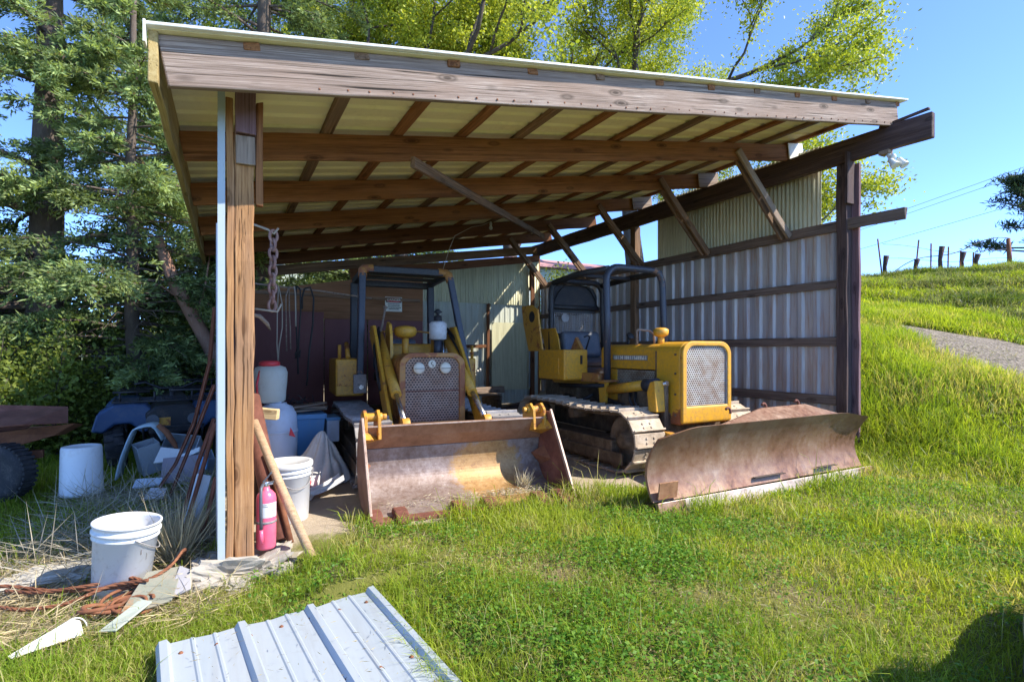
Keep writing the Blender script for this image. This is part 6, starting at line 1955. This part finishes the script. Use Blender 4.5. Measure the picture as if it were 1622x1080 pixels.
leaf_quads('crown', tp[ii] + rd.normal(size=(len(ii), 3)) * np.array([.16, .16, .06]), rd.normal(size=(len(ii), 3)) + np.array([0, 0, .5]), .26, .04, np.array([.035, .06, .035]) * rd.uniform(.7, 1.4, (len(ii), 1)), M['needle'], pz)

# ------------------------------------------------------------------ grass
def keep_out(x, y):
    """bare places: under the shed, the loose sheets, footing, buckets, scrap"""
    inside = (y > 4.45 + .25 * np.sin(x * 3.1) + .12 * np.sin(x * 7.7)) & (x > -.06) & (x < 7.22)
    front = (y > 3.95 + .1 * np.sin(x * 9)) & (x > .2) & (x < .85)
    sheet = (x > -.33 + .06 * (3.22 - y)) & (x < .82 + .05 * (3.25 - y)) & (y < 3.16 + .09 * x) & (y > .3)
    sheet2 = (x > -.55) & (x < .3) & (y < 2.86)
    foot = ((x - .13) / .27) ** 2 + ((y - 4.1) / .17) ** 2 < 1
    bkt = ((x + .575) / .16) ** 2 + ((y - 4.13) / .19) ** 2 < 1
    blade_ = (x > 3.25) & (x < 6.4) & (y > 3.42) & (y < 3.75)
    lip = (x > 1.05) & (x < 2.9) & (y > 4.22) 
    ext = (((x - .262) / .08) ** 2 + ((y - 4.16) / .08) ** 2) < 1
    return inside | front | sheet | sheet2 | foot | bkt | blade_ | lip | ext

def vn(x, y, s, seed=0.0):
    """cheap smooth noise 0..1"""
    a = np.sin(x * s + seed) * np.cos(y * s * 1.13 + seed * 1.7) + .6 * np.sin(x * s * 2.3 + y * s * 1.9 + seed * 2.1) + .4 * np.sin(x * s * 4.1 - y * s * 3.7 + seed)
    return np.clip(.5 + a / 3.2, 0, 1)

def grass_col(n, x, y, dry):
    g1 = np.array([.155, .275, .024]); g2 = np.array([.37, .44, .045]); g3 = np.array([.44, .41, .15])
    k = np.clip(vn(x, y, 1.4, 2) * .7 + rng.random(n) * .5, 0, 1)[:, None]
    c = g1 * (1 - k) + g2 * k
    dd = (rng.random(n) < dry)[:, None]
    return np.where(dd, g3 * rng.uniform(.8, 1.3, (n, 1)), c) * rng.uniform(.8, 1.2, (n, 1))

def polar(n, r0, r1, a0, a1, power=1.0):
    """points spread around the camera's standpoint, denser near it"""
    r = r0 + (r1 - r0) * rng.random(n) ** power
    a = rng.uniform(a0, a1, n)
    return r * np.sin(a), r * np.cos(a)

# lawn in front
n = 230000
x, y = polar(n, 1.4, 8.2, R(-22), R(82), .95)
ok = ~keep_out(x, y) & (x > -.95) & (y < 7) & (x < 8.2) & ~((x > 7.1) & (y > 4.2)) & ~((x < .2) & (y > 4.4))
scrap = (x < -.1) & (y > 3.45)
ok &= ~scrap | (rng.random(n) < .28)
x, y = x[ok], y[ok]; n = len(x)
clo = vn(x, y, 2.1, 5.0)
bare = vn(x, y, 2.8, 9.0)
ok = rng.random(n) < np.clip(1.25 - .8 * (clo > .60) - .7 * (bare > .78), 0.3, 1)
x, y = x[ok], y[ok]; n = len(x); clo = clo[ok]; bare = bare[ok]
H = rng.uniform(.03, .10, n) * (.55 + 1.3 * vn(x, y, 1.7, 3.3)) * np.where(rng.random(n) < .04, 1.9, 1)
edge = np.exp(-((y - 4.2) / .22) ** 2) * (x > .75) * (x < 3.3) + np.exp(-((y - 3.35) / .14) ** 2) * (x > 3.1) * (x < 6.6) * 1.1
tuft = (x > .45) & (x < 1.1) & (y > 3.2) & (y < 4.2)
H = H * (1 + 1.0 * edge + 1.1 * tuft * vn(x, y, 6, 1)) + .16 * np.clip((x - 6.2) / 1.5, 0, 1) * rng.random(n)
lean = rng.normal(size=(n, 2)) * (H * .55)[:, None]
dry = np.clip(.05 + .5 * (bare > .66) + .35 * np.clip((x - 5.5) / 2, 0, 1) * vn(x, y, 2.3, 7), 0, .7)
d_cam = np.hypot(x, y)
g = blades('lawn_grass', np.stack([x, y, hgt(x, y) - .01], 1), H, rng.uniform(.003, .0065, n) * np.clip(d_cam / 3.4, .75, 1.7), lean, grass_col(n, x, y, dry), M['grass'])
g['kind'] = 'stuff'
# clover and broad leaved weeds
n = 240000
x, y = polar(n, 1.5, 8.0, R(2), R(80), .9)
clo = vn(x, y, 2.1, 5.0)
blot = np.exp(-(((x - 4.65) / .7) ** 2 + ((y - 2.55) / .16) ** 2)) + np.exp(-(((x - 2.2) / .9) ** 2 + ((y - 2.6) / .5) ** 2)) + np.exp(-(((x - 1.25) / .3) ** 2 + ((y - 2.3) / .5) ** 2)) + np.exp(-(((x - 3.0) / .9) ** 2 + ((y - 3.0) / .35) ** 2))
ok = ~keep_out(x, y) & (x < 7.2) & (y < 4.3) & (rng.random(n) < np.clip((clo - .45) * 2.4, 0, 1) * .5 + np.clip(blot, 0, 1) * .75 * vn(x, y, 4.5, 3))
x, y = x[ok], y[ok]; n = len(x)
hz_ = rng.uniform(.015, .075, n) * (.7 + .6 * vn(x, y, 5, 2)) * np.where(np.exp(-(((x - 4.65) / .7) ** 2 + ((y - 2.55) / .16) ** 2)) > .3, 1.7, 1)
P = np.stack([x, y, hgt(x, y) + hz_], 1)
k = rng.random((n, 1))
col = (np.array([.07, .19, .022]) * (1 - k) + np.array([.21, .36, .045]) * k)
dirs = rng.normal(size=(n, 3)) * np.array([1, 1, .35])
g = leaf_quads('clover', P, dirs, rng.uniform(.014, .032, n), rng.uniform(.011, .022, n), col, M['grass'], None, rng.normal(size=(n, 3)) * .45 + np.array([0, 0, 1.0]), .05)
g['kind'] = 'stuff'
# taller blades hanging over the loose sheet's edge
n = 1500
x = rng.uniform(.80, .98, n); y = rng.uniform(1.4, 3.25, n); x = x + .04 * (3.22 - y) * .6
H = rng.uniform(.07, .20, n); lean = rng.normal(size=(n, 2)) * (H * .4)[:, None] + np.array([-.03, 0])
g = blades('sheet_edge_grass', np.stack([x, y, hgt(x, y) - .01], 1), H, rng.uniform(.003, .006, n), lean, grass_col(n, x, y, np.full(n, .1)), M['grass'])
g['kind'] = 'stuff'
# bank at the right
n = 190000
x, y = polar(n, 4.5, 16, R(42), R(74), .7)
d_mid = x - road_mid(y)
ok = ~keep_out(x, y) & (x > 6.7) & (np.abs(d_mid) > road_hw(y) * (.72 + .4 * rng.random(n)) - .02) & ~((x < 7.5) & (y > 4.25)) & (d_mid < 2.2)
x, y = x[ok], y[ok]; n = len(x)
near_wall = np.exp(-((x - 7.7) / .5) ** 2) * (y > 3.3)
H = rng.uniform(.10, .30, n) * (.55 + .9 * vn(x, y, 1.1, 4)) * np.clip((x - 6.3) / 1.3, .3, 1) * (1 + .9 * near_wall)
lean = (rng.normal(size=(n, 2)) * .5 + np.array([-.22, -.1])) * (H * .75)[:, None]
dry = np.clip(.05 + .4 * (vn(x, y, 1.3, 8) > .62) + .3 * np.exp(-((np.abs(x - road_mid(y)) - 1.4) / .4) ** 2) * (y < 5), 0, .7)
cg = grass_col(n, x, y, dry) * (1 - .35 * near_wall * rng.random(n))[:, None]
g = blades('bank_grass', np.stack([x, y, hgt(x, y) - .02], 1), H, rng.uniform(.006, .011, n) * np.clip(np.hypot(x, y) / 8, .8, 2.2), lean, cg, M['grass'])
g['kind'] = 'stuff'
# hillside: coarse tussocks
n = 170000
x, y = polar(n, 11.5, 24, R(50), R(74), .9)
d_mid = x - road_mid(y)
ok = (d_mid > np.minimum(1.1, road_hw(y))) & (x * .4728 + y * .8812 < 19.2)
x, y, d_mid = x[ok], y[ok], d_mid[ok]; n = len(x)
strip = d_mid < 2.3
tus = vn(x, y, 1.6, 1.5)
H = np.where(strip, rng.uniform(.08, .22, n), rng.uniform(.08, .40, n) * (.4 + tus))
lean = rng.normal(size=(n, 2)) * (H * .7)[:, None]
ca = grass_col(n, x, y, np.full(n, .08)); cb_ = np.array([.21, .23, .125]) * rng.uniform(.7, 1.35, (n, 1)); cd_ = np.array([.10, .15, .03]) * rng.uniform(.7, 1.3, (n, 1))
sel = vn(x, y, .9, 6)[:, None] + rng.normal(size=(n, 1)) * .15
cc = np.where(strip[:, None], ca * 1.1, np.where(sel > .60, ca, np.where(sel > .30, cb_, cd_)))
g = blades('hill_grass', np.stack([x, y, hgt(x, y) - .03], 1), H, rng.uniform(.012, .028, n), lean, cc, M['grass'])
g['kind'] = 'stuff'
# left yard
n = 60000
x, y = rng.uniform(-6, -.12, n), rng.uniform(4.6, 10.5, n)
ok = rng.random(n) < np.where(y < 5.3, .25, 1)
x, y = x[ok], y[ok]; n = len(x)
H = rng.uniform(.06, .24, n) * (.5 + .9 * vn(x, y, 2, 4))
lean = rng.normal(size=(n, 2)) * (H * .5)[:, None]
ca = grass_col(n, x, y, np.full(n, .12))
g = blades('yard_grass', np.stack([x, y, hgt(x, y) - .02], 1), H, rng.uniform(.005, .011, n), lean, ca * .9, M['grass'])
g['kind'] = 'stuff'
# near left grass
n = 26000
x, y = rng.uniform(-1.6, .55, n), rng.uniform(2.5, 4.05, n)
ok = ~keep_out(x, y) & (rng.random(n) < np.where(y > 3.6, .22, 1.0))
x, y = x[ok], y[ok]; n = len(x)
H = rng.uniform(.05, .15, n); lean = rng.normal(size=(n, 2)) * (H * .5)[:, None]
g = blades('verge_grass', np.stack([x, y, hgt(x, y) - .02], 1), H, rng.uniform(.003, .006, n), lean, grass_col(n, x, y, np.full(n, .28)), M['grass'])
g['kind'] = 'stuff'
# dry straw and dead stalks
def straw(name, n, xr, yr, h, ln, w, c0=(.42, .34, .20), up=.25):
    x, y = rng.uniform(*xr, n), rng.uniform(*yr, n)
    ok = ~keep_out(x, y)
    x, y = x[ok], y[ok]; m = len(x)
    P = np.stack([x, y, hgt(x, y) + rng.uniform(0, h, m)], 1)
    d = rng.normal(size=(m, 3)) * np.array([1, 1, up])
    o = leaf_quads(name, P, d, rng.uniform(.4, 1, m) * ln, w, np.array(c0) * rng.uniform(.55, 1.35, (m, 1)), M['straw'])
    o['kind'] = 'stuff'
straw('straw_litter', 9000, (-1.7, .0), (3.5, 5.2), .05, .30, .005)
n = 260
x = rng.uniform(-.2, .85, n); y = rng.uniform(1.6, 3.2, n) - .35 * rng.random(n) ** 3
d_ = rng.normal(size=(n, 3)) * np.array([1, 1, .05])
o = leaf_quads('sheet_litter', np.stack([x, y, np.full(n, -.020)], 1), d_, rng.uniform(.01, .05, n), .0035, np.array([.36, .30, .16]) * rng.uniform(.4, 1.2, (n, 1)), M['straw'])
o['kind'] = 'stuff'
n = 900
yy = rng.uniform(-3, 6.0, n); xx = road_mid(yy) + road_hw(yy) * rng.uniform(-1.25, 1.25, n)
sz = rng.uniform(.012, .04, n)
o = leaf_quads('road_stones', np.stack([xx, yy, hgt(xx, yy) + .02], 1), rng.normal(size=(n, 3)) * np.array([1, 1, .3]), sz, sz * .8, np.array([.30, .27, .23]) * rng.uniform(.5, 1.4, (n, 1)), M['straw'], None, rng.normal(size=(n, 3)) * .5 + np.array([0, 0, 1.0]), .3)
o['kind'] = 'stuff'
straw('dead_stalks', 3500, (-1.3, -.05), (4.4, 6.9), .12, .50, .006, (.36, .32, .25), .55)
straw('dry_thatch', 14000, (.2, 7.0), (1.2, 4.1), .012, .12, .004, (.40, .35, .19), .12)
straw('bank_thatch', 6000, (6.6, 11.5), (1.0, 7.0), .05, .28, .007, (.46, .42, .24), .35)
# dry clump beside the bucket
def clump(name, label, c, n, h, seed, col):
    rd = np.random.default_rng(seed)
    P = np.array(c) + rd.normal(size=(n, 3)) * np.array([.035, .035, .0])
    d = rd.normal(size=(n, 3)) * np.array([.42, .42, 0]) + np.array([0, 0, 1.0])
    o = leaf_quads(name, P, d, rd.uniform(.5, 1.1, n) * h, .006, np.array(col) * rd.uniform(.6, 1.3, (n, 1)), M['straw'])
    tag(o, label, 'grass clump')
# seed stalks standing over the lawn
n = 900
x, y = polar(n, 1.6, 7.5, R(2), R(80), .8)
ok = ~keep_out(x, y) & (x < 8) & ~((x > 7.1) & (y > 4.2)); x, y = x[ok], y[ok]; n = len(x)
H = rng.uniform(.10, .26, n)
g = blades('seed_stalks', np.stack([x, y, hgt(x, y)], 1), H, np.full(n, .0028), rng.normal(size=(n, 2)) * (H * .3)[:, None], np.array([.42, .40, .16]) * rng.uniform(.7, 1.2, (n, 1)), M['straw'])
g['kind'] = 'stuff'
clump('dry_grass_clump', 'upright clump of dry straw beside the leaning white bucket', (-.30, 4.40, -.10), 260, .55, 3, (.46, .38, .24))
clump('dry_grass_clump', 'grey dry clump at the foot of the rusty bars', (-.24, 4.62, -.10), 200, .42, 4, (.34, .29, .22))
clump('dry_grass_clump', 'small dry clump in the corner of the loader bucket', (2.62, 4.62, .06), 60, .22, 5, (.50, .44, .30))
rd = np.random.default_rng(8)
# debris lying in the loader bucket
n = 700
bx_ = np.concatenate([rd.normal(2.38, .17, n // 2), rd.uniform(1.2, 2.7, n // 2)])
by_ = 4.42 + rd.uniform(-.02, .22, n) - .08 * (bx_ - 1.98)
o = leaf_quads('bucket_straw', np.stack([bx_, by_, np.full(n, .065) + rd.uniform(0, .02, n)], 1), rd.normal(size=(n, 3)) * np.array([1, .7, .15]), rd.uniform(.02, .07, n), .006, np.array([.42, .36, .25]) * rd.uniform(.5, 1.4, (n, 1)), M['straw'])
o['kind'] = 'stuff'
